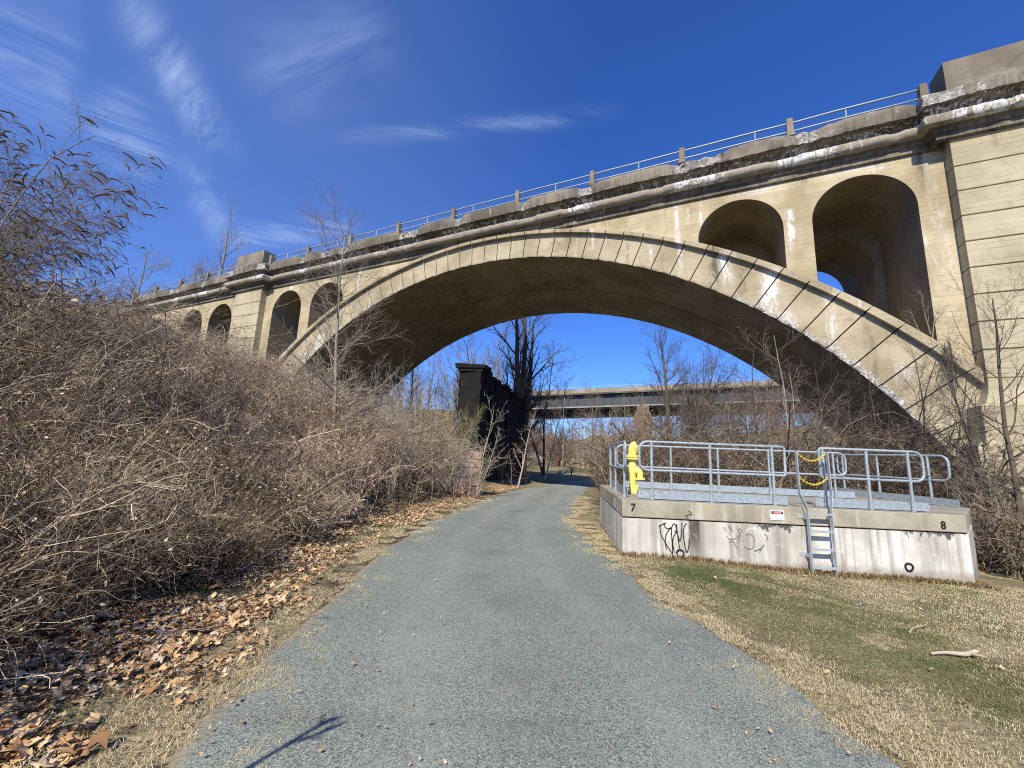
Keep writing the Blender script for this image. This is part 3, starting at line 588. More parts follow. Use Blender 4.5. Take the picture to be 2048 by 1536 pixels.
# danger sign screwed to the cap
M_white = plain('sign_white', (.78, .79, .80), .45, 0, .05); M_red = plain('sign_red', (.52, .05, .05), .5, 0, .15); M_ink = plain('sign_ink', (.06, .06, .07), .5, 0, .1); M_fadeink = plain('sign_faded_ink', (.36, .37, .40), .6, 0, .1)
sg = P3(2.715, 0, -.982); sign = empty('danger_sign', sg, PROT, label='white DANGER no smoking sign with red and black header on the platform cap', cat='sign')
m_ = MB(); m_.box((-.118, -.012, 0), (.118, -.004, .168)); m_.build('sign_board', M_white, sign, bevel=.002)
m_ = MB(); m_.box((-.102, -.0145, .104), (.102, -.0125, .152)); h_ = m_.build('sign_header', M_ink, sign)
m_ = MB(); an = np.linspace(0, 2*math.pi, 33)[:-1]; m_.add([(.084*math.cos(a), -.0165, .128 + .019*math.sin(a)) for a in an], [tuple(range(32))]); m_.build('header_oval', M_red, h_)
text('header_lettering', 'DANGER', .03, (0, -.018, .128), M_white, h_, sx=1.0)
text('sign_lettering', 'NO SMOKING', .028, (0, -.0145, .074), M_fadeink, sign, bold=.0004); text('sign_lettering', 'WITHIN 50 FEET', .024, (0, -.0145, .038), M_fadeink, sign, bold=.0003)
# small plate on the end wall (left face)
ang = math.atan2(outline[4][1], outline[4][0] - 0)
pl_ = P3(.06, .95, -1.0); pz = empty('notice_plate', pl_, PROT + ang - math.pi, label='small pale notice plate on the narrow left end of the platform', cat='sign')
m_ = MB(); m_.box((-.12, -.012, 0), (.12, -.004, .17)); m_.build('sign_board', plain('weathered_plate', (.42, .43, .44), .5, 0, .1), pz, bevel=.002)
m_ = MB(); m_.box((-.09, -.0145, .10), (.09, -.0125, .145)); m_.box((-.08, -.0145, .05), (.08, -.0125, .065)); m_.box((-.08, -.0145, .025), (.08, -.0125, .04)); m_.build('sign_lettering', M_fadeink, pz)
# guard rails: pipes bent round at the ends, posts, toe boards
RZ, MZ, DK = .315, -.215, -.75
def guard(name, a, b_, posts, label, ends=('round', 'round'), toe=(0, 1), toe_side=1, mid=True, tr=.024):
    a, b_ = np.array(a, float), np.array(b_, float); L = np.linalg.norm(b_ - a); d = (b_ - a)/L; side = np.array([-d[1], d[0]])*toe_side
    base = empty(name, (a[0], a[1], DK), math.atan2(d[1], d[0]), label=label, cat='guard rail', group='galvanised guard rails on the platform')
    R_ = .15; mb = MB(); zt, zm = RZ - DK, MZ - DK
    def arc_(cx, cz, a0, a1): return [(cx + R_*math.cos(t_), 0, cz + R_*math.sin(t_)) for t_ in np.linspace(a0, a1, 7)]
    loop = []
    loop += arc_(R_, zt - R_, math.pi, math.pi/2) if ends[0] == 'round' else [(0, 0, zt - .03), (.03, 0, zt)]
    loop += arc_(L - R_, zt - R_, math.pi/2, 0) if ends[1] == 'round' else [(L - .03, 0, zt), (L, 0, zt - .03)]
    loop += arc_(L - R_, zm + R_, 0, -math.pi/2) if ends[1] == 'round' else [(L, 0, zm + .03), (L - .03, 0, zm)]
    loop += arc_(R_, zm + R_, -math.pi/2, -math.pi) if ends[0] == 'round' else [(.03, 0, zm), (0, 0, zm + .03)]
    mb.tube(loop, tr, 8, closed=True); mb.build('rail_pipe', M_galv, base, smooth=True)
    for p in posts:
        m2 = MB(); m2.tube([(p*L, 0, 0), (p*L, 0, zt - .01)], tr + .001, 8); m2.tube([(p*L, 0, 0), (p*L, 0, .05)], .034, 10); m2.build('rail_post', M_galv, base, smooth=40)
    if toe:
        m3 = MB(); y0 = .035*toe_side; m3.box((toe[0]*L, min(y0, y0 + .008*toe_side), .015), (toe[1]*L, max(y0, y0 + .008*toe_side), .165)); m3.build('toe_board', M_galv, base)
    return base
guard('guard_rail', P3(.37, .19, 0)[:2], P3(3.03, .19, 0)[:2], (.085, .49, .915), 'guard rail along the front edge left of the ladder', ('round', 'sq'), (-.01, 1.01))
guard('guard_rail', P3(3.64, .17, 0)[:2], P3(5.46, .17, 0)[:2], (.035, .46, .86), 'guard rail along the front edge right of the ladder', ('sq', 'round'), (-.06, 1.03))
guard('guard_rail', (2.26, 7.98), (2.68, 10.9), (.06, .57, .95), 'short guard rail on the narrow left end beside the yellow hydrant', ('round', 'round'), (0, 1.0), -1)
guard('guard_rail', (2.78, 10.62), (8.1, 9.88), (.25, .46, .68, .95), 'long guard rail along the back edge of the platform', ('round', 'round'), (.03, 1.03))
guard('guard_rail', (9.12, 11.4), (9.38, 8.75), (.06, .42, .85), 'guard rail on the right end running back from the number 8', ('round', 'round'), (-.1, 1.05), -1)
# ladder on the front wall
lad = empty('access_ladder', P3(3.155, 0, -1.98), PROT, label='grey steel ladder fixed to the front wall of the platform', cat='ladder')
M_lad = plain('ladder_steel', (.42, .46, .48), .5, .3, .15)
zl = 1.98
for s_ in (0, 1):
    x0 = .40*s_; sg_ = 1 if s_ else -1; m_ = MB()
    line = [(x0, -.14, 0), (x0, -.14, zl - .75), (x0 + sg_*.07, -.08, zl - .50), (x0 + sg_*.07, -.06, zl + .24)]
    m_.tube(np.array(line), .001, 4)
    m_ = MB()
    for p, q in zip(line[:-1], line[1:]):
        p, q = np.array(p), np.array(q); hx, hy = .007, .030
        m_.add([(p[0] - hx, p[1] - hy, p[2]), (p[0] + hx, p[1] - hy, p[2]), (p[0] + hx, p[1] + hy, p[2]), (p[0] - hx, p[1] + hy, p[2]), (q[0] - hx, q[1] - hy, q[2]), (q[0] + hx, q[1] - hy, q[2]), (q[0] + hx, q[1] + hy, q[2]), (q[0] - hx, q[1] + hy, q[2])],
               [(0, 3, 2, 1), (4, 5, 6, 7), (0, 1, 5, 4), (1, 2, 6, 5), (2, 3, 7, 6), (3, 0, 4, 7)])
    m_.build('side_rail', M_lad, lad)
    for zb in (zl - .90, zl - 1.53):
        k = MB(); k.box((x0 - (.10 if s_ == 0 else .005), -.010, zb - .03), (x0 + (.005 if s_ == 0 else .012), -.002, zb + .03)); k.box((x0 - .008, -.14, zb - .03), (x0 - .001 if s_ == 0 else x0 + .008, -.004, zb + .03)); k.build('wall_bracket', M_lad, lad)
for zr in (-.83, -1.12, -1.415, -1.71, -1.98):
    m_ = MB(); z = zl + zr; m_.box((.006, -.165, z - .018), (.394, -.115, z + .012)); m_.build('rung', M_lad, lad)
# safety chains across the gap
M_chain = plain('yellow_chain', (.72, .52, .05), .45, 0, .15)
def chain(p, q, sag, label):
    p, q = np.array(p), np.array(q); n = 17; root = None; mb = MB(); mid = (p + q)/2
    for i in range(n):
        t_ = (i + .5)/n; c_ = p + (q - p)*t_ - np.array([0, 0, sag*4*t_*(1 - t_)]); tn = (q - p)/n - np.array([0, 0, sag*4*(1 - 2*t_)/n]); tn /= np.linalg.norm(tn)
        a = np.cross(tn, (0, 0, 1)); a /= np.linalg.norm(a); b_ = np.cross(tn, a); sd = a if i % 2 else b_
        an = np.linspace(0, 2*math.pi, 13)[:-1]; mb.tube([c_ - mid + tn*.025*math.cos(t2) + sd*.014*math.sin(t2) for t2 in an], .0055, 5, closed=True)
    o = mb.build('safety_chain', M_chain, None, smooth=True, label=label, cat='chain', group='yellow chains across the ladder opening'); o.location = mid
chain(P3(3.09, -.05, .235), P3(3.63, -.03, .235), .16, 'upper yellow plastic chain hung across the ladder opening')
chain(P3(3.09, -.07, -.20), P3(3.63, -.03, -.20), .14, 'lower yellow plastic chain hung across the ladder opening')
# yellow dry hydrant
M_yel = plain('hydrant_yellow', (.86, .70, .17), .42, 0, .07, .5)
hy = empty('standpipe_hydrant', (2.70, 9.0, -.75), 0, label='bright yellow flanged standpipe hydrant at the left end of the platform', cat='hydrant')
def lathe(mb, prf_, m=24, M=None):
    an = np.arange(m)*2*math.pi/m; G = np.array([[(r*math.cos(a), r*math.sin(a), z) for a in an] for r, z in prf_])
    if M is not None: G = G@M[0].T + M[1]
    mb.grid(G, close=True); return mb
def rotm(ax, ang): return np.array(Matrix.Rotation(ang, 3, ax))
m_ = MB(); lathe(m_, [(0, 0), (.075, 0), (.078, .02), (.078, .42), (.098, .47), (.10, .60), (.088, .66), (.080, .68), (.080, .74), (0, .74)]); m_.build('standpipe', M_yel, hy, smooth=35)
m_ = MB(); lathe(m_, [(0, .735), (.165, .735), (.165, .765), (.10, .77), (.10, .775), (.165, .78), (.165, .815), (.098, .82), (.098, .83)]); fl_ = m_.build('flange', M_yel, hy, smooth=35)
for k in range(8):
    bl = MB(); a = k*math.pi/4 + .2; lathe(bl, [(0, .715), (.013, .715), (.013, .835), (0, .835)], 6, (np.eye(3), np.array([.14*math.cos(a), .14*math.sin(a), 0]))); bl.build('bolt', M_yel, fl_)
m_ = MB(); R_ = .10
el = [(0, 0, .82), (0, 0, .96)] + [(.085*(1 - math.cos(t_)), -.02*math.sin(t_), .96 + .085*math.sin(t_)) for t_ in np.linspace(.2, 1.45, 7)] 
m_.tube(el, [.098]*2 + list(np.linspace(.098, .095, 7)), 22); m_.build('top_elbow', M_yel, hy, smooth=40)
Mx = (rotm('Y', rad(72)), np.array([.075, -.02, 1.0])); m_ = MB(); lathe(m_, [(0, -.02), (.125, -.02), (.125, .008), (.118, .012), (0, .012)], 26, Mx)
for k in range(8): a = k*math.pi/4; lathe(m_, [(0, .012), (.014, .012), (.014, .026), (0, .026)], 6, (Mx[0], Mx[1] + Mx[0]@np.array([.1*math.cos(a), .1*math.sin(a), 0])))
m_.build('blind_flange', M_yel, hy, smooth=35)
m_ = MB(); eo = [(0, -.0, .50), (.06, -.03, .49)] + [(.10 + .07*math.sin(t_), -.05, .42 + .07*math.cos(t_)) for t_ in np.linspace(.1, 1.5, 6)] + [(.17, -.05, .33)]
m_.tube(eo, [.075] + [.078]*7 + [.072], 20); od = m_.build('outlet_elbow', M_yel, hy, smooth=40)
m_ = MB(); lathe(m_, [(0, .30), (.125, .30), (.125, .325), (.118, .33), (0, .33)], 24, (np.eye(3), np.array([.17, -.05, 0]))); m_.build('outlet_flange', M_yel, od, smooth=35)
m_ = MB(); m_.tube([(.09, .05, 0), (.13, .04, .10), (.10, .02, .22)], [.035, .03, .03], 12); m_.tube([(.02, -.06, -.02), (.06, -.075, .02), (.07, -.06, .16)], [.05, .03, .025], 10); m_.build('support_foot', M_yel, hy, smooth=True)

hy.scale = (.87, .87, .98)
# ------------------------------------------------------------------ bare branches: vectorised tubes
def tubes(P, R, m=3):
    """P[n,K,3], R[n,K] -> vertices and quads of n open m-sided tubes"""
    n, K = P.shape[:2]; T = np.gradient(P, axis=1); T /= np.linalg.norm(T, axis=2, keepdims=True) + 1e-9
    ref = np.where(np.abs(T[..., 2:3]) < .85, np.array([0, 0, 1.]), np.array([1., 0, 0])); ref = np.broadcast_to(ref[:, :1], T.shape)
    X = np.cross(T, ref); X /= np.linalg.norm(X, axis=2, keepdims=True) + 1e-9; Y = np.cross(T, X)
    an = np.arange(m)*2*math.pi/m
    V = P[:, :, None] + R[:, :, None, None]*(np.cos(an)[:, None]*X[:, :, None] + np.sin(an)[:, None]*Y[:, :, None])
    I = np.arange(n*K*m).reshape(n, K, m); J = np.roll(I, -1, 2)
    return V.reshape(-1, 3), np.stack([I[:, :-1], J[:, :-1], J[:, 1:], I[:, 1:]], -1).reshape(-1, 4)
class Twigs:
    def __init__(s): s.V = []; s.Q = []; s.a = []; s.n = 0
    def add(s, P, R, m, tint):
        V, Q = tubes(P, R, m); s.V.append(V); s.Q.append(Q + s.n); s.a.append(np.repeat(np.broadcast_to(tint, len(P)), P.shape[1]*m)); s.n += len(V)
    def quads(s, V, tint):               # loose quads V[n,4,3]
        n = len(V); s.V.append(V.reshape(-1, 3)); s.Q.append(np.arange(4*n).reshape(n, 4) + s.n); s.a.append(np.repeat(np.broadcast_to(tint, n), 4)); s.n += 4*n
    def build(s, name, mat, parent=None, **kw):
        return bigmesh(name, np.concatenate(s.V), np.concatenate(s.Q), mat=mat, attrs=dict(tint=np.concatenate(s.a)), parent=parent, **kw)
def unit(v): return v/(np.linalg.norm(v, axis=-1, keepdims=True) + 1e-9)
def branch(g, P, R, nc, t0, t1, ang, L, up=.1, wig=.15, K=4, rr=.6, rmin=.002, tip=.3, lens_taper=.5):
    """nc children on every parent; ang (lo, hi) degrees; L (lo, hi) length"""
    n, Kp = P.shape[:2]; idx = np.repeat(np.arange(n), nc); N_ = len(idx)
    t = t0 + (t1 - t0)*((np.tile(np.arange(nc), n) + g.uniform(0, 1, N_))/nc); f = t*(Kp - 1); i = np.minimum(f.astype(int), Kp - 2); f = (f - i)[:, None]
    p = P[idx, i]*(1 - f) + P[idx, i + 1]*f; tg = unit(P[idx, i + 1] - P[idx, i]); r = R[idx, i]*(1 - f[:, 0]) + R[idx, i + 1]*f[:, 0]
    a = np.radians(g.uniform(ang[0], ang[1], N_))[:, None]; pr = unit(np.cross(tg, g.normal(size=(N_, 3)))); d = tg*np.cos(a) + pr*np.sin(a)
    ln = g.uniform(L[0], L[1], N_)*(1 - lens_taper*(t - t0)/(1 - t0 + 1e-6)); st = (ln/(K - 1))[:, None]; out = [p]
    for k in range(K - 1):
        d = unit(d + np.array([0, 0, up]) + g.normal(size=(N_, 3))*wig); out.append(out[-1] + d*st)
    Pc = np.stack(out, 1); r0 = np.maximum(np.minimum(r*rr, r), rmin); Rc = r0[:, None]*np.linspace(1, tip, K)[None]
    return Pc, np.maximum(Rc, rmin*.6)
def bark(name, A, B, C, rough=.85):
    def fn(t, b):
        v = ocoord(t); ti = attr(t, 'tint'); n = t.noise(t.scl(v, 6, 6, 2), 1.5, 5, .65)
        c = t.mix(ti, A, B); c = t.mix(t.math('MULTIPLY', t.ss(n, .45, .7), .6), c, C); t.set(b.inputs['Base Color'], c)
    return material(name, fn, rough, .15)
M_bark = bark('grey_bark', (.20, .165, .125), (.33, .285, .22), (.10, .085, .065))
M_pale = bark('pale_bark', (.36, .31, .24), (.50, .45, .36), (.20, .17, .13))
M_darkbark = bark('dark_bark', (.075, .062, .05), (.14, .115, .09), (.035, .03, .025))
M_white = bark('white_bark', (.50, .48, .44), (.62, .60, .56), (.25, .23, .20))
M_bramble = bark('bramble_stems', (.105, .070, .042), (.84, .69, .48), (.17, .112, .066))
M_purple = bark('reddish_twigs', (.13, .082, .06), (.36, .26, .19), (.10, .066, .05))
M_ygreen = bark('yellow_green_twigs', (.24, .22, .09), (.36, .33, .15), (.15, .13, .06))
M_farwood = bark('distant_twigs', (.17, .125, .085), (.46, .40, .32), (.11, .085, .06))
M_thick = bark('dark_thicket_stems', (.055, .038, .027), (.36, .285, .20), (.08, .056, .04))
M_redbr = bark('reddish_bramble', (.125, .082, .052), (.70, .56, .40), (.19, .115, .075))
M_seed = plain('seed_heads', (.10, .068, .05), .9, 0, .4, .1)

def tree(name, base, top, r0, label, levels, mat=M_bark, seed=1, lean=.02, cat='tree', group=None, trunks=1, spread=.3, tmat=None, K0=9, wig0=.035, ptint=(.2, .8)):
    """a bare tree: a trunk (or several stems) up to `top`, then levels of dict(branch arguments)"""
    g = np.random.default_rng(seed); base = np.array(base, float); H = np.array(top, float) - base
    root = empty(name, base, label=label, cat=cat, group=group); tk, cr = Twigs(), Twigs(); P0 = []
    for k in range(trunks):
        d = H.copy()
        if k: d = d*g.uniform(.6, .95) + np.array([g.normal(), g.normal(), 0])*spread*np.linalg.norm(H)*.5
        pts_ = [np.array([g.normal()*.12, g.normal()*.12, -.25])*(k > 0) + np.array([0, 0, -.2])]; dv = unit(d + np.array([g.normal(), g.normal(), 0])*spread*np.linalg.norm(H)*(.4 if k else 0))
        for j in range(K0 - 1):
            tgt = unit(d - pts_[-1] + pts_[0]) if k == 0 else unit(d); dv = unit(dv*.6 + tgt*.4 + g.normal(size=3)*wig0); pts_.append(pts_[-1] + dv*np.linalg.norm(d)/(K0 - 1))
        P0.append(np.array(pts_))
    P0 = np.array(P0); R0 = r0*np.linspace(1, .18, K0)[None]*g.uniform(.7, 1, (trunks, 1)); R0[0] = r0*np.linspace(1, .18, K0); R0[:, 0] *= 1.25
    tk.add(P0, R0, 8, g.uniform(*ptint, trunks)); tk.build('trunk', tmat or mat, root)
    P, R = P0, R0
    for lv in levels:
        lv = dict(lv); m = lv.pop('m', 3); src = lv.pop('src', None)
        P, R = branch(g, P, R, **lv); cr.add(P, R, m, g.uniform(*ptint, len(P)))
    cr.build('crown', mat, root); return root, P, R
def gz(x, y): return float(gh(x, y))
LV = lambda h, n=(14, 7, 4), up=.10, a=(35, 60), rm=.004, L0=.42: [dict(nc=n[0], t0=.22, t1=.97, ang=a, L=(h*L0*.5, h*L0), up=up, wig=.15, K=7, rr=.44, rmin=rm*1.4, m=5),
      dict(nc=n[1], t0=.2, t1=1., ang=(25, 55), L=(h*.07, h*.17), up=up, wig=.17, K=5, rr=.6, rmin=rm, m=4), dict(nc=n[2], t0=.2, t1=1., ang=(25, 60), L=(h*.025, h*.075), up=up*.6, wig=.2, K=4, rr=.65, rmin=rm*.75)]
# named trees in view, then one unseen shrub added for its shadow
tree('young_tree', (-5.45, 13.0, gz(-5.45, 13)), (-6.0, 13.0, 7.7), .085, 'slender young tree with pale trunk standing in the bramble before the left springing', LV(8.6, (36, 9, 5), .10, (45, 75), .0050, .34), M_bark, 3, ptint=(.2, 1.))
tree('tall_tree', (1.05, 46, gz(1.05, 46)), (.95, 46.6, 20), .55, 'tall dark forked tree rising beside the black masonry abutment', LV(21, (9, 7, 6), .13, (22, 55), .011, .42), M_darkbark, 5, trunks=3, spread=.16)
tree('bare_tree', (22.2, 55, gz(22.2, 55)), (20.6, 55, 18.4), .40, 'wide bare tree seen against the sky under the arch in front of the road bridge', LV(20, (17, 10, 8), .09, (30, 60), .015, .50), M_darkbark, 8, trunks=3, spread=.35, ptint=(.4, 1))
tree('bare_tree', (-46.5, 60, 8), (-46.5, 60, 33.5), .40, 'grey bare tree with rounded crown rising behind the parapet block', LV(25, (16, 9, 7), .12, (30, 58), .014, .46), M_bark, 12, trunks=3, spread=.3)
tree('bare_tree', (-60, 62, 6), (-61, 62, 29.5), .35, 'wispy bare tree farther left behind the bridge railing', LV(22, (14, 8, 7), .12, (30, 58), .014, .46), M_bark, 13, trunks=2, spread=.3)
tree('bare_tree', (-5.5, 52, gz(-5.5, 52)), (-6.5, 53, 14.5), .24, 'crooked bare tree left of the black abutment below the arch', LV(17, (15, 8, 7), .08, (35, 65), 0.014, .5), M_darkbark, 14, trunks=2, spread=.4)
tree('bare_tree', (-2.2, 58, gz(-2.2, 58)), (-2.6, 58, 16.5), .22, 'twiggy pale tree directly behind the top of the black abutment', LV(19, (17, 9, 8), .16, (25, 50), .011, .42), M_bark, 15, trunks=2, spread=.2)
tree('bare_tree', (-12.5, 50, gz(-12.5, 50)), (-13, 51, 11.5), .20, 'dark trunked tree close to the left underside of the arch', LV(15, (13, 8, 6), .10, (35, 65), 0.014, .45), M_darkbark, 16)
tree('bare_tree', (4.4, 52, gz(4.4, 52)), (5.4, 52.6, 13), .17, 'many branched dark tree right of the tall forked tree', LV(15.5, (17, 9, 8), .10, (30, 62), 0.014, .5), M_darkbark, 17, trunks=2, spread=.3)
tree('white_birch', (4.0, 47, gz(4, 47)), (6.6, 48, 8.5), .10, 'leaning white trunked birch at the foot of the tall forked tree', LV(11, (12, 6, 5), .12, (30, 55), .008, .3), M_bark, 18, tmat=M_white)
tree('pale_sapling', (.75, 33, gz(.75, 33)), (2.0, 33.3, 3.4), .07, 'leaning pale sapling in front of the black abutment beside the path', LV(6.0, (8, 4, 3), .10, (30, 60), .006, .34), M_pale, 19, ptint=(.4, .9))
tree('pale_sapling', (-3.1, 20, gz(-3.1, 20)), (-3.0, 20, 3.1), .04, 'yellow green twigged sapling growing beside the red stone block', LV(5, (24, 6, 4), .22, (20, 42), .005, .45), M_ygreen, 20, trunks=3, spread=.3, tmat=M_pale)
tree('pale_sapling', (-1.55, 20.5, gz(-1.55, 20.5)), (-.9, 20.6, 2.4), .035, 'forked pale sapling at the right edge of the red stone block', LV(4.6, (9, 5, 3), .07, (30, 65), .005, .5), M_pale, 21, trunks=2, spread=.4, ptint=(.4, .9))
sap = [(-4.3, 16.5, 2.2), (-5.3, 18.5, 2.9), (-4.2, 19.5, 2.5), (-6.1, 20.5, 3.6), (-3.9, 14.4, 1.3), (-7.3, 17.0, 3.2), (-5.1, 22.5, 3.4), (-3.6, 23.5, 2.2), (-6.8, 24.5, 4.6)]
sl_ = ['thin pale sapling in the row at the edge of the bramble nearest the young tree', 'thin twiggy sapling behind the front saplings left of the red stone block', 'upright pale sapling a step left of the red stone block', 'tall thin sapling in the thicket under the left haunch', 'short thin sapling at the outer edge of the bramble near the path', 'bushy sapling just right of the young tree trunk', 'tall twiggy sapling behind the red stone block on its left', 'thin sapling hiding the left edge of the red stone block', 'tallest sapling of the thicket below the left soffit']
sap += [(-8.4, 24, 5.4), (-9.2, 20.5, 4.4), (-6.0, 27, 4.6), (-4.6, 26.5, 3.4), (-7.6, 28, 5.6), (-2.5, 19.6, .6), (-1.9, 19.9, .2), (-2.9, 20.1, 1.2)]; sl_ += ['tall grey sapling against the soffit right of the young tree', 'sapling with spreading twigs directly behind the young tree', 'tall sapling left of the black abutment', 'lower twiggy sapling beside the left face of the black abutment', 'tall thin sapling below the lower end of the left soffit', 'thin stem standing against the middle of the red stone block', 'short twiggy stem low against the red stone block', 'thin stem crossing the left half of the red stone block']
for k, (x, y, zt) in enumerate(sap):
    tree('pale_sapling', (x, y, gz(x, y)), (x + .3*math.sin(k*3), y, zt), .026, sl_[k], LV(4.2, (12, 5, 3), .09, (30, 68), .0046, .42), M_pale, 30 + k, trunks=2 + k % 2, spread=.3, group='saplings at the edge of the bramble', ptint=(.1, .8))
vp_ = bw(9.75, -.45, 5.75)
tree('hanging_vine', vp_, vp_ + np.array([.1, 0, -1.9]), .03, 'leafless vine hanging from the right end of the arch moulding', [dict(nc=22, t0=.05, t1=1., ang=(15, 60), L=(.5, 1.3), up=-.25, wig=.14, K=6, rr=.5, rmin=.0045, m=4), dict(nc=7, t0=.1, t1=1., ang=(20, 60), L=(.15, .5), up=-.12, wig=.2, K=4, rr=.6, rmin=.0035)], M_darkbark, 91, cat='vine', trunks=3, spread=.35)
tree('hanging_vine', bw(9.3, -.2, 6.2), bw(9.1, -.3, 8.3), .03, 'thin shoots growing up from the back of the arch beside the pier', LV(2.4, (7, 4, 2), .08, (25, 60), .0045, .5), M_bark, 92, cat='vine', trunks=3, spread=.45, ptint=(.0, .5))
tree('shadow_shrub', (-2.40, -.35, gz(-2.40, -.35)), (-1.70, .50, .68), .055, 'leafless shrub beside the path throwing its twig shadow onto the stone dust', [dict(nc=9, t0=.45, t1=1., ang=(20, 45), L=(.18, .38), up=.0, wig=.12, K=5, rr=.7, rmin=.017, m=4), dict(nc=6, t0=.2, t1=1., ang=(20, 50), L=(.06, .15), up=0, wig=.15, K=3, rr=.9, rmin=.012)], M_bark, 140, cat='shrub')  # unseen shrub, added and thickened only for its twig shadow
# right of the platform and under the right haunch
shr = [(9.6, 14.2, 3.9, .05, 'pale multi stemmed shrub behind the ladder opening reaching over the soffit'), (11.2, 15.0, 3.2, .045, 'bushy bare shrub behind the middle of the platform under the right haunch'), (7.6, 16.0, 3.4, .045, 'dark thin stemmed shrub behind the front left guard rail'),
       (12.4, 13.6, 2.6, .04, 'low tangled shrub in front of the right springing'), (9.0, 19.0, 4.6, .05, 'tall dark shrub deep in the shade of the arch'), (6.2, 18.5, 2.4, .04, 'brown shrub left of the thicket behind the yellow hydrant'), (13.6, 16.0, 2.0, .04, 'twiggy shrub at the foot of the arch ring by the pier base'), (4.9, 21.0, 1.7, .04, 'loose pale shrub between the path and the dark thicket')]
shr = [(x, y, zt + .9, r_, lab) for x, y, zt, r_, lab in shr] + [(10.4, 17.0, 5.2, .06, 'tallest dark shrub rising against the soffit right of the ladder opening'), (8.3, 17.5, 4.3, .05, 'dark shrub with crossing stems behind the middle of the front left guard rail')]
for k, (x, y, zt, r_, lab) in enumerate(shr):
    tree('bare_shrub', (x, y, gz(x, y)), (x + .2*math.sin(k*2), y, zt), r_, lab, LV(zt + 2.2, (10, 6, 4), .05, (30, 72), .0042, .46), (M_bark, M_darkbark, M_darkbark, M_darkbark, M_darkbark, M_purple, M_darkbark, M_bark, M_darkbark, M_darkbark)[k], 50 + k, trunks=(6, 6, 6, 5, 6, 5, 5, 4, 7, 6)[k], spread=.5, cat='shrub', group='bare shrubs behind the platform', ptint=(.1, 1.))
tree('bare_tree', (12.6, 10.4, gz(12.6, 10.4)), (12.9, 10.4, 4.9), .075, 'dark stemmed young tree at the right edge in front of the pier', LV(7.2, (16, 7, 5), .10, (28, 60), .0038, .46), M_darkbark, 70, trunks=2, spread=.3, ptint=(.3, 1))
tree('bare_tree', (11.6, 11.4, gz(11.6, 11.4)), (11.9, 11.6, 3.4), .045, 'smaller grey sapling left of the dark young tree before the pier', LV(5.4, (15, 7, 5), .10, (30, 62), .0036, .5), M_darkbark, 71, trunks=2, spread=.4)
tree('bare_shrub', (11.0, 9.6, gz(11.0, 9.6)), (11.2, 9.6, .2), .03, 'low dark twiggy shrub against the right end of the platform', LV(3.0, (14, 7, 5), .06, (35, 70), .004, .55), M_bark, 72, trunks=5, spread=.7, cat='shrub')
tree('bare_shrub', (12.3, 8.6, gz(12.3, 8.6)), (12.4, 8.6, .1), .03, 'spreading brown shrub at the right edge beyond the lawn', LV(3.0, (14, 7, 5), .06, (35, 70), .004, .55), M_purple, 73, trunks=5, spread=.7, cat='shrub')
for k, (x, y, zt, r_, tm, lab) in enumerate([(8.2, 62, 9, .12, M_white, 'thin white trunked birch seen just right of the tall dark tree against the road bridge'), (12.6, 64, 10.5, .13, M_bark, 'slim grey tree crossing the left span of the road bridge'), (17.4, 60, 8.5, .14, M_bark, 'bushy bare tree in front of the left side of the road bridge pier'),
        (20.4, 66, 7.5, .12, M_pale, 'pale tangled tree hiding the foot of the road bridge pier'), (25.6, 60, 11, .16, M_white, 'pale trunked tree right of the wide bare tree'), (29.5, 62, 9.5, .15, M_bark, 'grey tree rising before the right part of the road bridge'), (14.8, 57, 4.5, .1, M_pale, 'low pale tree beyond the bend of the path')]):
    tree('bare_tree', (x, y, gz(x, y)), (x + .5*math.sin(k*2.2), y, zt), r_, lab, LV(zt + 3, (15, 9, 6), .10, (28, 62), .011, .46), M_bark, 110 + k, tmat=tm, trunks=1 + k % 3, spread=.35, ptint=(.1, .8))
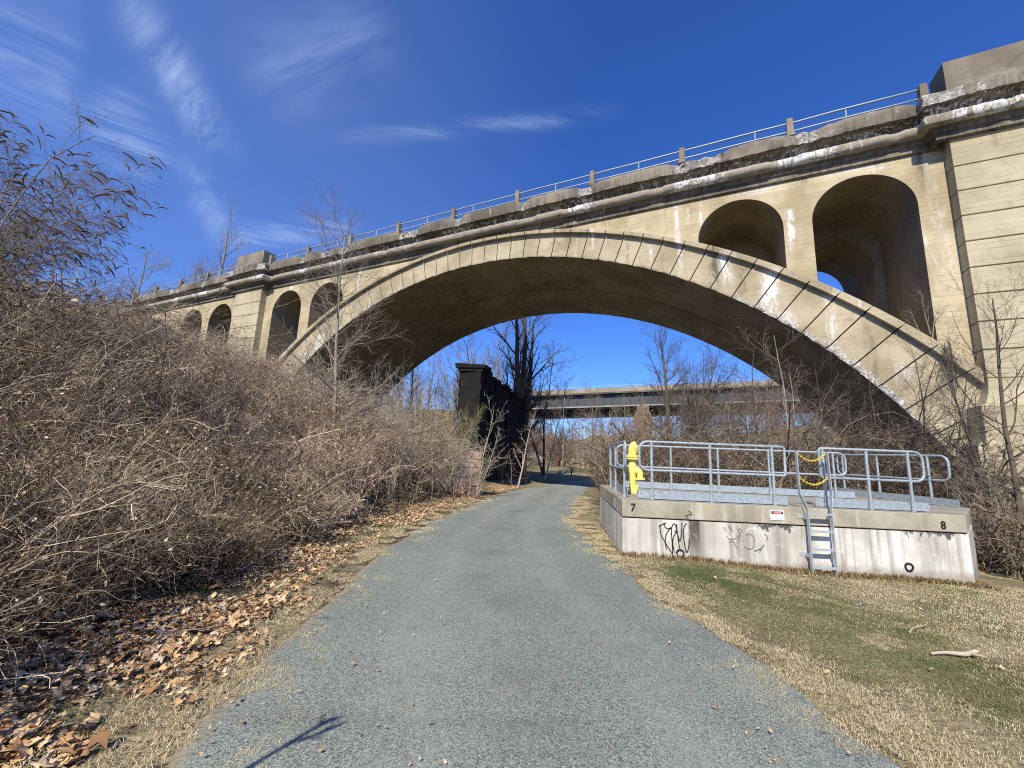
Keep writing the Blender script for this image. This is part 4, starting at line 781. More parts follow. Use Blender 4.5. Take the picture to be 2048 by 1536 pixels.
# the seed head shrub at the upper left: arching canes tipped with drooping spikes
def seed_shrub(name, base, hgt, label, seed, ncane, aim):
    g = np.random.default_rng(seed); root = empty(name, base, label=label, cat='shrub'); tw = Twigs(); K = 9
    az = aim + g.normal(0, .75, ncane); rc = g.uniform(.4, 2.3, ncane)*g.uniform(.6, 1, ncane); hh = hgt*g.uniform(.62, 1.02, ncane); t = np.linspace(0, 1, K)[None]
    zz = hh[:, None]*(1.75*t - .78*t**2.2); rr_ = rc[:, None]*t**1.5
    P = np.stack([np.cos(az)[:, None]*rr_ + g.normal(0, .25, (ncane, 1)), np.sin(az)[:, None]*rr_ + g.normal(0, .25, (ncane, 1)), zz - .2], -1); P[:, 1:] += np.cumsum(g.normal(0, .035, (ncane, K - 1, 3)), 1)
    R = .0105*np.linspace(1, .3, K)[None]*g.uniform(.6, 1.2, (ncane, 1)); tw.add(P, R, 5, g.uniform(.2, .9, ncane))
    P1, R1 = branch(g, P, R, 9, .25, 1., (20, 55), (.5, 1.3), -.02, .10, 6, .6, .0031); tw.add(P1, R1, 4, g.uniform(.2, .9, len(P1)))
    P2, R2 = branch(g, P1, R1, 5, .25, 1., (25, 60), (.2, .55), -.04, .12, 4, .7, .0023); tw.add(P2, R2, 3, g.uniform(.2, .9, len(P2)))
    P3_, R3 = branch(g, P2, R2, 4, .3, 1., (25, 70), (.08, .25), 0, .2, 3, .7, .0018); tw.add(P3_, R3, 3, g.uniform(.2, .9, len(P3_)))
    tw.build('stems', M_bark, root)
    sd = Twigs(); ends = np.concatenate([P1[:, -1], P2[g.random(len(P2)) < .24, -1]]); dirs_ = np.concatenate([P1[:, -1] - P1[:, -2], np.zeros((len(ends) - len(P1), 3))])
    n = len(ends); d = unit(g.normal(size=(n, 3))*.5 + np.array([math.cos(aim)*.7, math.sin(aim)*.7, .1]) + unit(dirs_)*.5); ln = g.uniform(.07, .24, n); out = [ends]
    for k in range(5): d = unit(d + np.array([0, 0, -.28])); out.append(out[-1] + d*(ln/5)[:, None])
    sd.add(np.stack(out, 1), np.array([.005, .0105, .012, .011, .008, .003])[None]*g.uniform(.6, 1.1, (n, 1)), 6, g.uniform(0, 1, n)); sd.build('seed_heads', M_seed, root, kind='stuff'); return root
seed_shrub('seed_head_shrub', (-7.6, 5.0, gz(-7.6, 5.0)), 4.6, 'tall arching shrub with drooping dark seed heads against the sky', 4, 26, .35)
seed_shrub('seed_head_shrub', (-9.9, 7.0, gz(-9.9, 7.0)), 3.7, 'second arching shrub with thin seed heads behind the tallest one', 5, 22, .2)
seed_shrub('seed_head_shrub', (-10.2, 9.8, gz(-10.2, 9.8)), 2.3, 'low shrub with seed heads overlapping the left viaduct arches', 6, 14, -.2)

# ------------------------------------------------------------------ bramble thickets: one tangled mass
def thicket(name, pts_, h, seed, label, mat=M_bramble, ntw=7, nt2=3, rs=1., flakes=9, kind='stuff', ta=.85, tb_=1.25, hx=None, azx=None):
    """canes arching out of the points pts_[n,2]; every cane carries twigs"""
    g = np.random.default_rng(seed); n = len(pts_); x, y = pts_[:, 0], pts_[:, 1]; dist = np.hypot(x, y); K = 8
    hh = h*g.uniform(.55, 1.1, n)*(1 if hx is None else hx); az = g.uniform(0, 2*math.pi, n)
    hh = hh*(.55 + .9*fbm2(x*.55, y*.55, seed)); 
    if azx is not None: az[-len(azx):] = azx; hh[-len(azx):] = 2.3
    rc = hh*g.uniform(.3, 1.25, n); t = np.linspace(0, 1, K)[None]; drop = g.uniform(.9, 2.2, n)[:, None]
    zz = hh[:, None]*((1 + drop*.62)*t - drop*.62*t**2); px = rc[:, None]*t**1.25
    P = np.stack([x[:, None] + np.cos(az)[:, None]*px, y[:, None] + np.sin(az)[:, None]*px, gh(x, y)[:, None] - .1 + zz], -1); P[:, 1:] += np.cumsum(g.normal(0, .045, (n, K - 1, 3)), 1)*hh[:, None, None]/1.5
    k = np.clip(dist/7, .55, 2.2)*rs; R = (.0082*k*np.clip(g.lognormal(-.15, .42, n), .4, 2.4))[:, None]*np.linspace(1, .4, K)[None]; tw = Twigs(); tb = np.clip(g.beta(ta, tb_, n) + 1.7*(fbm2(x*.7, y*.7, seed + 5) - .5), 0, 1)
    tw.add(P, R, 4, tb); rm = .0034
    P1, R1 = branch(g, P, R, ntw, .12, 1., (25, 75), (.25, .85), .0, .22, 5, .62, rm); kk = np.repeat(k, ntw)[:, None]; R1 = np.maximum(R1, rm*.75*kk)
    tw.add(P1, R1, 3, np.clip(np.repeat(tb, ntw) + g.normal(0, .22, len(P1)), 0, 1))
    P2, R2 = branch(g, P1, R1, nt2, .15, 1., (25, 80), (.10, .38), 0, .3, 4, .7, rm*.8); R2 = np.maximum(R2, rm*.6*np.repeat(kk, nt2, 0))
    tw.add(P2, R2, 3, np.clip(np.repeat(tb, ntw*nt2) + g.normal(0, .25, len(P2)), 0, 1))
    if flakes:     # withered leaves caught in the stems
        m = n*flakes; c_ = P1[g.integers(0, len(P1), m), g.integers(1, 5, m)] + g.normal(0, .03, (m, 3)); s_ = (g.uniform(.012, .034, m)*np.clip(np.hypot(c_[:, 0], c_[:, 1])/7, .7, 1.6))[:, None]
        a = unit(g.normal(size=(m, 3)))*s_; b_ = unit(np.cross(a, g.normal(size=(m, 3))))*s_*.55; tw.quads(np.stack([c_ - a, c_ + b_ + a*.1, c_ + a, c_ - b_ + a*.1], 1), np.clip(g.normal(.38, .2, m), 0, 1))
    return tw.build(name, mat, None, label=label, cat='thicket', kind=kind)
def scatter(n, x0, x1, y0, y1, seed, keep):
    g = np.random.default_rng(seed); p = np.stack([g.uniform(x0, x1, n), g.uniform(y0, y1, n)], 1); return p[keep(p[:, 0], p[:, 1], g)]
left_d = lambda x, y: (pc(y) - ph(y)) - x
def kleft(x, y, g): d = left_d(x, y); return (fbm2(x*.75, y*.75, 44) + g.normal(0, .06, len(x)) > .42) & (d > 1.75 + .5*np.sin(y*1.7) + .35*np.sin(y*4.1)) & (g.random(len(x)) < np.clip(.35 + (d - 1.8)*.6, .3, 1)) & ((d > 2.6) | (y > 1.5))
thicket('bramble_thicket', scatter(2500, -8.5, -2.2, -.5, 8.5, 1, kleft), 1.5, 101, 'tangle of bare dark bramble stems covering the bank nearest the camera', ntw=8, nt2=2, ta=.7, tb_=1.7, flakes=7)
thicket('bramble_edge', scatter(2600, -5.2, -2.6, 1.3, 9.5, 17, lambda x, y, g: (left_d(x, y) > 1.35 + .25*np.sin(y*2.3)) & (left_d(x, y) < 2.9) & (fbm2(x*1.3, y*1.3, 31) > .40)), .72, 117, 'low dark tangle of stems drooping onto the leaves along the foot of the bank', ntw=7, nt2=2, ta=.7, tb_=1.6, flakes=8)
thicket('bramble_thicket', scatter(1300, -16, -8, .5, 11, 2, lambda x, y, g: x > -3 - 1.75*(y + 2)), 1.7, 102, 'tall bramble crest on the left bank below the seed head shrubs', ntw=9, nt2=3, ta=.7, tb_=1.5)
thicket('bramble_thicket', scatter(4000, -14, -2.2, 8.5, 18, 3, kleft), 2.0, 103, 'reddish brown bramble on the middle of the left bank before the bridge', ntw=9, nt2=4, rs=.8, mat=M_redbr)
thicket('bramble_thicket', scatter(3000, -22, -2, 18, 34, 4, kleft), 2.0, 104, 'bramble running up to the left springing of the arch', ntw=7, nt2=3, rs=.8)
thicket('bramble_thicket', scatter(700, -32, -14, 10, 30, 5, lambda x, y, g: x > -3 - 1.4*y), 2.0, 105, 'far bramble crest hiding the foot of the left pier', ntw=7, nt2=3, rs=.8)
thicket('undergrowth', scatter(3300, 3.2, 21, 10.5, 25, 6, lambda x, y, g: (x > (pc(y) + ph(y)) + 1.0) & ((y > 12.2) | (x > 10.2)) & (x < 8 + y*.62)), 3.1, 106, 'dark twiggy undergrowth behind the platform under the right haunch', mat=M_thick, ntw=7, nt2=3, rs=.85)
thicket('undergrowth', scatter(420, 9.9, 17, 7.4, 12.5, 7, lambda x, y, g: x > 9.9 + .5*(9 - y)), 1.25, 107, 'low brown undergrowth between the platform and the pier', mat=M_thick, ntw=8, nt2=3)
thicket('undergrowth', scatter(900, 2, 26, 24, 52, 8, lambda x, y, g: (x > (pc(y) + ph(y)) + 1.2)), 2.2, 108, 'brown brush lining the far bend of the path', mat=M_purple, ntw=7, nt2=3, rs=.7)
thicket('undergrowth', scatter(1700, -22, 2, 34, 62, 9, lambda x, y, g: left_d(x, y) > 1.0), 3.2, 109, 'brush beyond the arch around the black abutment', mat=M_purple, ntw=7, nt2=3, rs=.7)
thicket('brush_crest', scatter(330, -15, -4.6, 3.5, 13, 15, lambda x, y, g: (left_d(x, y) > 3.2) & (x > -3 - 1.6*y) & (fbm2(x*.5, y*.5, 71) > .42)), 2.9, 115, 'taller loose grey stems standing above the bramble on the left bank', mat=M_bark, ntw=9, nt2=4, rs=.75, flakes=2)
thicket('brush_crest', scatter(220, -12, -3.6, 12, 22, 16, lambda x, y, g: (left_d(x, y) > 2.4) & (fbm2(x*.6, y*.6, 72) > .42)), 2.7, 116, 'pale upright stems above the reddish bramble in front of the left haunch', mat=M_pale, ntw=8, nt2=4, rs=.6, flakes=0)
# far wood: bare trees merging into one mass beyond the road bridge and along the slopes
def wood(name, spots, seed, label, hr=(9, 16), mat=M_farwood):
    g = np.random.default_rng(seed); n = len(spots); tw = Twigs(); x, y = spots[:, 0], spots[:, 1]; H = g.uniform(*hr, n); K = 6; t = np.linspace(0, 1, K)[None]
    k = np.clip(np.hypot(x, y)/80, .5, 2.5)
    P = np.stack([x[:, None] + np.cumsum(g.normal(0, .22, (n, K)), 1), y[:, None] + 0*t, gh(x, y)[:, None] - .3 + H[:, None]*t], -1); R = (.13*g.uniform(.6, 1.3, n))[:, None]*np.linspace(1, .25, K)[None]
    tb = np.where(g.random(n) < .15, 1., g.uniform(.1, .7, n)); tw.add(P, R, 4, tb)
    for nc, L, up, rm in ((13, (.16, .36), .15, .022), (6, (.05, .15), .10, .014), (4, (.025, .07), .05, .011)):
        scale = np.repeat(H, len(P)//n); P, R = branch(g, P, R, nc, .12 if nc == 13 else .2, 1., (25, 60), (L[0]*12.5, L[1]*12.5), up, .14, 4, .55, rm); R = np.maximum(R, rm*.6*np.repeat(k, len(P)//n)[:, None]); tw.add(P, R, 3, np.clip(np.repeat(tb, len(P)//n)*.8 + g.normal(.1, .2, len(P)), 0, 1))
    return tw.build(name, mat, None, label=label, cat='woods', kind='stuff')
wood('far_wood', scatter(190, -40, 150, 98, 150, 21, lambda x, y, g: (x < 1.1*y - 10)), 201, 'grey brown winter woods beyond the road bridge', (9, 15))
wood('slope_wood', scatter(110, 22, 70, 46, 92, 22, lambda x, y, g: x > 17 + .12*y + 8*(y < 56)), 202, 'reddish brown wooded slope right of the wide bare tree', (6, 10), M_purple)
wood('near_wood', scatter(80, -34, 2, 56, 95, 23, lambda x, y, g: x > -40), 203, 'bare woods behind the black abutment left of the road bridge', (9, 14))
wood('bank_brush', scatter(60, -2, 13, 70, 92, 24, lambda x, y, g: x < 13 - .1*(y - 70)), 204, 'brown brush on the embankment at the left end of the road bridge', (3, 6), M_purple)
# ------------------------------------------------------------------ road bridge, abutment, red stone block, bollards
def W3(*p): return np.array(p, float)
rb = empty('road_bridge', (27, 89, -3), label='concrete and grey steel road bridge crossing behind the arch', cat='bridge')
A_, B_ = W3(-30, 107.4, 0), W3(70, 74.9, 0); rd = (B_ - A_)/np.linalg.norm(B_ - A_); rn = np.array([-rd[1], rd[0], 0])
def rbs(x): return A_ + rd*((x - A_[0])/rd[0])
def zt(x): return 14.65 + (x - 7.9)*.0385
def beam(mb, xs_, off, dep, top, bot):
    G = []
    for x in xs_:
        p = rbs(x); a, b_ = p + rn*off, p + rn*(off + dep); t_, q = top(x), bot(x); G.append([(a[0], a[1], q), (b_[0], b_[1], q), (b_[0], b_[1], t_), (a[0], a[1], t_)])
    mb.grid(G, close=True); mb.add(G[0], [(0, 1, 2, 3)]); mb.add(G[-1], [(3, 2, 1, 0)])
XS = np.linspace(-6, 80, 45)
def rpart(mb, name, mat, par=rb, **kw):
    o = mb.build(name, mat, par, **kw)
    if par is rb: o.location = -np.array(rb.location)
    return o
m_ = MB(); beam(m_, XS, -.2, .35, lambda x: zt(x) + .25, lambda x: zt(x) - .75); beam(m_, XS, 11.5, .35, lambda x: zt(x) + .25, lambda x: zt(x) - .75); rpart(m_, 'concrete_barrier', concrete('barrier_concrete', (.25, .215, .16), (.34, .295, .225), .6, .2, .2, blot=.25))
m_ = MB(); beam(m_, XS, -.1, 11.9, lambda x: zt(x) - .72, lambda x: zt(x) - .98); rpart(m_, 'bridge_deck', M_ped)
M_steel = plain('grey_green_steel', (.055, .066, .072), .6, .1, .25); M_flange = plain('pale_flange', (.30, .30, .285), .6, .1, .15)
for off in (.9, 4.3, 7.7, 10.6):
    m_ = MB(); beam(m_, XS, off, .12, lambda x: zt(x) - .98, lambda x: zt(x) - 3.75); g_ = rpart(m_, 'girder', M_steel)
    m_ = MB(); beam(m_, XS, off - .3, .72, lambda x: zt(x) - 3.72, lambda x: zt(x) - 4.0); m_.build('girder_flange', M_flange, g_)
    if off == .9:
        m_ = MB()
        for x in np.arange(-4, 78, 1.9): m_ = MB(); p = rbs(x) + rn*(off - .16); m_.box((p[0] - .06, p[1] - .1, zt(x) - 3.7), (p[0] + .06, p[1] + .1, zt(x) - 1.0)); m_.build('web_stiffener', M_steel, g_)
m_ = MB()
for x in np.arange(-4, 76, 7.6):
    p, q = rbs(x) + rn*.9, rbs(x) + rn*10.7; m_.add([(*p[:2], zt(x) - 4.0), (*q[:2], zt(x) - 4.0), (*q[:2], zt(x) - 5.6), (*p[:2], zt(x) - 5.6)], [(0, 1, 2, 3)])
beam(m_, XS, 5.2, 5.6, lambda x: zt(x) - 4.1, lambda x: zt(x) - 5.5); rpart(m_, 'cross_frame', M_steel)
m_ = MB(); beam(m_, XS, -.04, .05, lambda x: zt(x) + .75, lambda x: zt(x) + .70)
for x in np.arange(-5, 78, 2.4): p = rbs(x); m_.box((p[0] - .04, p[1] - .04, zt(x) + .2), (p[0] + .04, p[1] + .04, zt(x) + .75))
rpart(m_, 'handrail', M_pipe)
M_pr = concrete('road_pier_concrete', (.17, .12, .085), (.25, .185, .13), .7, .2, .4, blot=.4)
for x in (28.9, 66.):
    p = rbs(x) + rn*1.2; m_ = MB(); zc = zt(x) - 4.0
    M = (np.array([[rd[0], rn[0], 0], [rd[1], rn[1], 0], [0, 0, 1.]]), np.array([p[0], p[1], 0]))
    G = []
    for z, hx, y0 in ((zc, 1.25, -.7), (zc - 1.0, 1.3, -.8), (zc - 3.4, 2.3, -1.0), (zc - 6, 1.6, -1.0), (-6, 1.5, -1.0)):
        G.append([(-hx, y0, z), (hx, y0, z), (hx, 10.5, z), (-hx, 10.5, z)])
    G = np.array(G)@M[0].T + M[1]; m_.grid(G, close=True); m_.add(G[0], [(0, 1, 2, 3)]); q_ = rpart(m_, 'bridge_pier', M_pr)
    for off in (.9, 4.3, 7.7, 10.3): m_ = MB(); c_ = rbs(x) + rn*off; m_.box((c_[0] - .5, c_[1] - .4, zc - .02), (c_[0] + .5, c_[1] + .4, zc + .25)); m_.build('bearing', M_flange, q_)
# masonry abutment in the shadow of the arch, its colour blackened to deepen that shade
ab = empty('masonry_abutment', (-1.6, 33, gz(-1.6, 33)), label='tall soot black masonry abutment standing in the shade behind the arch', cat='abutment')
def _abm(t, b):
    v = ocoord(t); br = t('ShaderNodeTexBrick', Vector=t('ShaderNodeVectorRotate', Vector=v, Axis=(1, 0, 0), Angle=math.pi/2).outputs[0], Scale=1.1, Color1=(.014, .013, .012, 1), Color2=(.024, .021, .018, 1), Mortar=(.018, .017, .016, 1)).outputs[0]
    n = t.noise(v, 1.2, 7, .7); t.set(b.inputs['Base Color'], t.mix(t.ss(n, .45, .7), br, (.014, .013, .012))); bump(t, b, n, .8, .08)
M_abut = material('shade_black_masonry', _abm, .95, .1)
f0, f1, f2, f3 = W3(-4.0, 30.2, 0), W3(-2.35, 29.8, 0), W3(2.1, 48, 0), W3(.2, 49, 0)
def wallpoly(mb, P, z0, z1f):
    n = len(P); V = [(p[0], p[1], z0) for p in P] + [(p[0], p[1], z1f(p)) for p in P]
    mb.add(V, [tuple(range(n))[::-1], tuple(range(n, 2*n))] + [(i, (i + 1) % n, n + (i + 1) % n, n + i) for i in range(n)])
ztop = 6.55
m_ = MB(); nseg = 14; r_ = np.random.default_rng(3)
L_ = [f1 + (f2 - f1)*k/nseg for k in range(nseg + 1)]; R__ = [f0 + (f3 - f0)*k/nseg for k in range(nseg + 1)]
for k in range(nseg):
    lvl = 10; zz_ = np.linspace(-4, ztop - .55 - .03*k, lvl)
    for (A1, A2) in ((L_[k], L_[k + 1]), (R__[k], R__[k + 1])): m_.grid([[tuple(A1 + W3(*(r_.normal(0, .06, 2)), 0) + W3(0, 0, z)) for z in zz_], [tuple(A2 + W3(*(r_.normal(0, .06, 2)), 0) + W3(0, 0, z)) for z in zz_]])
for (a, b_) in ((f0, f1), (f2, f3)): m_.grid([[tuple(a + (b_ - a)*u + W3(0, 0, z)) for z in np.linspace(-4, ztop - .5, 6)] for u in np.linspace(0, 1, 4)])
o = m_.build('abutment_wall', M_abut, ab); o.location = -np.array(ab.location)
m_ = MB(); r_ = np.random.default_rng(12)      # loose coping stones, some fallen, stepping down to the back
for k in range(nseg):
    if k in (4, 9, 12): continue
    a, b_, c_, d_ = L_[k], L_[k + 1], R__[k + 1], R__[k]; zb_ = ztop - .62 - .03*k; hgt = r_.uniform(.22, .42) if k > 1 else .5
    P = [a + W3(.14, -.08, 0), b_ + W3(.14, -.10, 0), c_ + W3(-.1, -.08, 0), d_ + W3(-.1, -.08, 0)]; P = [p + W3(*r_.normal(0, .07, 2), 0) for p in P]
    V = [(*p[:2], zb_) for p in P] + [(*p[:2], zb_ + hgt + r_.normal(0, .06)) for p in P]; m_.add(V, [(3, 2, 1, 0), (4, 5, 6, 7), (0, 1, 5, 4), (1, 2, 6, 5), (2, 3, 7, 6), (3, 0, 4, 7)])
    if k == 0: V = [(*(p + (p - np.mean(P, 0))*.16)[:2], zb_ + .25) for p in P] + [(*(p + (p - np.mean(P, 0))*.2)[:2], zb_ + .58 + r_.normal(0, .03)) for p in P]; m_.add(V, [(3, 2, 1, 0), (4, 5, 6, 7), (0, 1, 5, 4), (1, 2, 6, 5), (2, 3, 7, 6), (3, 0, 4, 7)])
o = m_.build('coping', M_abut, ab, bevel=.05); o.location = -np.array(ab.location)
# red stone block
def _red(t, b):
    v = ocoord(t); n = t.noise(v, 2.2, 7, .7); c = t.mix(t.ss(n, .35, .65), (.36, .22, .165), (.52, .37, .295)); c = t.mix(t.ss(t.noise(v, 5, 6, .7, off=4), .55, .7), c, (.46, .42, .36)); c = t.mix(t.ss(t.noise(v, 1.3, 6, .7, off=7), .52, .66, 0, .75), c, (.10, .085, .075))
    t.set(b.inputs['Base Color'], c); bump(t, b, t.noise(v, 9, 6, .75), .9, .04)
M_red_st = material('red_sandstone', _red, .95, .1)
rz0 = gz(-2.3, 21.5) - .15; rs_ = empty('stone_block_pillar', (-2.42, 21.5, rz0), .15, label='ruined pillar of red sandstone blocks half hidden by saplings', cat='ruin')
r_ = np.random.default_rng(8); z = 0; m_ = MB()
for k, h_ in enumerate((.55, .42, .48, .44, .40)):
    x = -.95 + (.0 if k < 4 else .12)
    while x < .86 - (.1 if k == 4 else 0):
        w_ = min(r_.uniform(.45, .95), .95 - x); d_ = r_.normal(0, .02); m_.box((x + .012, -.6 + d_, z + .012), (x + w_ - .012, .55, z + h_ - .012)); x += w_
    z += h_
for k_ in range(len(m_.v)): m_.v[k_] = m_.v[k_] + r_.normal(0, .022, m_.v[k_].shape)
m_.build('block_courses', M_red_st, rs_, bevel=.035)
m_ = MB(); m_.box((-.91, -.52, 0), (.88, .5, z - .06)); m_.build('mortar_core', plain('mortar', (.30, .27, .23), .95, 0, .2, .1), rs_)
# yellow bollards along the drive and one brown post
M_bol = plain('bollard_yellow', (.66, .50, .10), .5, 0, .1)
bpx = [(1123.8, 0), (1128, 0), (1143, 0), (1156, 0), (1166, 0), (1176, 0), (1202.5, 0), (1213, 0)]
bn = ['leftmost yellow bollard at the far drive, close beside its twin', 'second yellow bollard from the left, close beside the leftmost one', 'yellow bollard standing behind the brown post', 'yellow bollard just right of the brown post', 'yellow bollard third from the right group across the far grass', 'yellow bollard seen against the pale saplings beyond the path', 'yellow bollard seen just left of the short platform guard rail', 'rightmost yellow bollard seen through the platform guard rail']
proto = None
for k, (x, _) in enumerate(bpx):
    Y = 76.0 - .25*k; d = rayd(x, 935); X = d[0]/d[1]*Y; Z = gz(X, Y)
    if proto is None:
        b0 = empty('bollard', (X, Y, Z), label=bn[k], cat='bollard', group='yellow bollards along the gravel drive'); m_ = MB(); lathe(m_, [(.12, -.2), (.12, 1.02), (.10, 1.09), (.05, 1.13), (0, 1.14)], 12); m_.build('bollard_pipe', M_bol, b0, smooth=40); proto = b0
        m_ = MB(); lathe(m_, [(.123, .80), (.123, .90)], 12); m_.build('reflective_band', M_white if 0 else plain('band', (.7, .68, .55), .4), b0)
    else:
        c_ = proto.copy(); S.collection.objects.link(c_); c_.location = (X, Y, Z); c_['label'] = bn[k]
        for ch in proto.children: q = ch.copy(); S.collection.objects.link(q); q.parent = c_
d = rayd(1143, 950); bx = d[0]/d[1]*58; m_ = MB(); m_.box((-.09, -.09, -.2), (.09, .09, 1.15)); m_.box((-.11, -.11, 1.15), (.11, .11, 1.2)); o = m_.build('marker_post', plain('brown_wood', (.11, .06, .035), .8), None, bevel=.02, label='short brown wooden post at the edge of the far grass', cat='post'); o.location = (bx, 58, gz(bx, 58))
# ------------------------------------------------------------------ leaf litter, grass, straw
def tintmat(name, cols, rough=.8, trans=.25):
    def fn(t, b):
        r = t('ShaderNodeValToRGB', Fac=attr(t, 'tint')); e = r.color_ramp.elements
        while len(e) < len(cols): e.new(.5)
        for k, c in enumerate(cols): e[k].position = k/(len(cols) - 1); e[k].color = (*c, 1)
        t.set(b.inputs['Base Color'], r)
    return material(name, fn, rough, .2)
M_leaf = tintmat('dry_leaves', [(.13, .065, .03), (.30, .165, .075), (.50, .315, .155), (.66, .475, .275), (.50, .41, .30)])
M_grass = tintmat('grass_blades', [(.07, .105, .022), (.135, .165, .045), (.26, .235, .095), (.44, .365, .19), (.66, .56, .36)], .75)
def leaves(name, x, y, size, seed, label, lift=.012):
    """curled lobed leaves: a centre, an inner and an outer ring, bent along the midrib"""
    g = np.random.default_rng(seed); n = len(x); nr = 10; an = np.linspace(0, 2*math.pi, nr, endpoint=False)
    lob = np.array([1.15, .55, .98, .50, .80, .38, .80, .50, .98, .55])*g.uniform(.55, 1.25, (n, nr)); rot = g.uniform(0, 2*math.pi, n)[:, None]
    cu = g.uniform(.1, 1.2, (n, 1))*np.where(g.random((n, 1)) < .8, 1, -1); c2 = g.normal(0, .6, (n, 1)); dr_ = g.uniform(0, math.pi, (n, 1)); tl = g.normal(0, .30, (n, 2)); asp = g.uniform(.6, 1., (n, 1)); rings = []
    for f, jit in ((.5, .06), (1., .16)):
        u = lob**(1 if f == 1 else .5)*f*np.cos(an); v = lob**(1 if f == 1 else .5)*f*np.sin(an)*asp; q = np.cos(dr_)*u + np.sin(dr_)*v; p = -np.sin(dr_)*u + np.cos(dr_)*v
        ang = cu*q; rr_ = np.where(np.abs(cu) > .05, np.sin(ang)/np.where(np.abs(cu) > .05, cu, 1), q); zz_ = (1 - np.cos(ang))/np.where(np.abs(cu) > .05, cu, 1) + c2*.35*p*p + .10*np.sin(an*5 + rot)*f + g.normal(0, jit*.5, (n, nr))
        u2 = np.cos(dr_)*rr_ - np.sin(dr_)*p; v2 = np.sin(dr_)*rr_ + np.cos(dr_)*p; zz_ = zz_ + u2*tl[:, :1] + v2*tl[:, 1:]; rings.append((u2, v2, zz_))
    low = np.minimum(rings[0][2].min(1), rings[1][2].min(1)).clip(max=0)[:, None]; gz_ = gh(x, y)[:, None] + lift + g.uniform(0, .02, (n, 1)); sz = size[:, None]; out = [np.stack([x, y, (gz_ - low*sz*.85)[:, 0]], -1)[:, None]]
    for u2, v2, zz_ in rings: out.append(np.stack([x[:, None] + sz*(u2*np.cos(rot) - v2*np.sin(rot)), y[:, None] + sz*(u2*np.sin(rot) + v2*np.cos(rot)), gz_ + sz*(zz_ - low*.85)], -1))
    V = np.concatenate(out, 1); m = 2*nr + 1; I = np.arange(n)[:, None]*m; k = np.arange(nr)[None]; k1 = (k + 1) % nr
    T = np.stack([np.broadcast_to(I, (n, nr)), I + 1 + k, I + 1 + k1], -1).reshape(-1, 3); Q = np.stack([I + 1 + k, I + 1 + nr + k, I + 1 + nr + k1, I + 1 + k1], -1).reshape(-1, 4); tn = np.repeat(np.clip(g.normal(.58, .24, n), 0, 1), m)
    return bigmesh(name, V.reshape(-1, 3), Q, T, M_leaf, dict(tint=tn), True, label=label, cat='leaves', kind='stuff')
g = np.random.default_rng(77); n = 40000; y = .8 + 33*g.random(n)**1.45; d = np.abs(g.normal(1.15, .8, n)); d = np.where(g.random(n) < .25, g.uniform(.1, 5, n), d); clump = fbm2(y*1.6, d*1.9, 5)
k = (clump + g.normal(0, .07, n) > .37 + .05*(d < .8)) & (d > .08 + .3*vnoise(y*2, 3)); y, d = y[k], d[k]; x = pc(y) - ph(y) - d
n2 = 3000; y2 = g.uniform(1.3, 4.5, n2); d2 = np.abs(g.normal(.85, .6, n2)) + .02; k2 = fbm2(y2*2.1 + 7, d2*2.4, 15) > .43; y = np.concatenate([y, y2[k2]]); x = np.concatenate([x, pc(y2[k2]) - ph(y2[k2]) - d2[k2]])
leaves('leaf_litter', x, y, np.clip(g.lognormal(math.log(.033), .40, len(x)), .012, .06), 78, 'curled tan plane leaves drifted along the left edge of the path')
n = 200; x = g.uniform(2.3, 12, n); y = g.uniform(1.6, 11.5, n); k = (x > pc(y) + ph(y) + .1) & ~((x > 2.0) & (x < 9.8) & (y > 7.3 - .05*x)); x, y = x[k], y[k]
leaves('scattered_leaves', x, y, g.uniform(.012, .034, len(x)), 79, 'few brown leaves scattered over the lawn and against the platform')
n = 420; y = 1.4 + 14*g.random(n)**1.4; u = np.where(g.random(n) < .8, -1 + .75*g.random(n)**2, g.uniform(.5, 1, n)); leaves('path_leaves', pc(y) + u*ph(y), y, g.uniform(.006, .022, n), 80, 'loose leaf scraps lying on the stone dust', .04)
def blades(name, x, y, ln, wd, lean, tint, seed, label, lift=0., flat=0.):
    g = np.random.default_rng(seed); n = len(x); az = g.uniform(0, 2*math.pi, n); d = np.stack([np.cos(az), np.sin(az)], -1); s_ = np.stack([-d[:, 1], d[:, 0]], -1)*(wd/2)[:, None]
    z0 = gh(x, y) + lift; b0 = np.stack([x, y], -1); l1 = (ln*lean*.35)[:, None]; l2 = (ln*lean)[:, None]; h1 = ln*np.sqrt(np.maximum(1 - lean**2*.5, .02))*.6*(1 - flat); h2 = ln*np.sqrt(np.maximum(1 - lean**2, .02))*(1 - flat)
    p = lambda xy, z: np.concatenate([xy, z[:, None]], 1)
    V = np.stack([p(b0 - s_, z0 - .004), p(b0 + s_, z0 - .004), p(b0 + d*l1 + s_*.8, z0 + h1), p(b0 + d*l1 - s_*.8, z0 + h1), p(b0 + d*l2, z0 + h2)], 1)
    I = np.arange(n)[:, None]*5; return bigmesh(name, V.reshape(-1, 3), I + np.array([[0, 1, 2, 3]]), I + np.array([[3, 2, 4]]), M_grass, dict(tint=np.repeat(tint, 5)), False, label=label, cat='grass', kind='stuff')
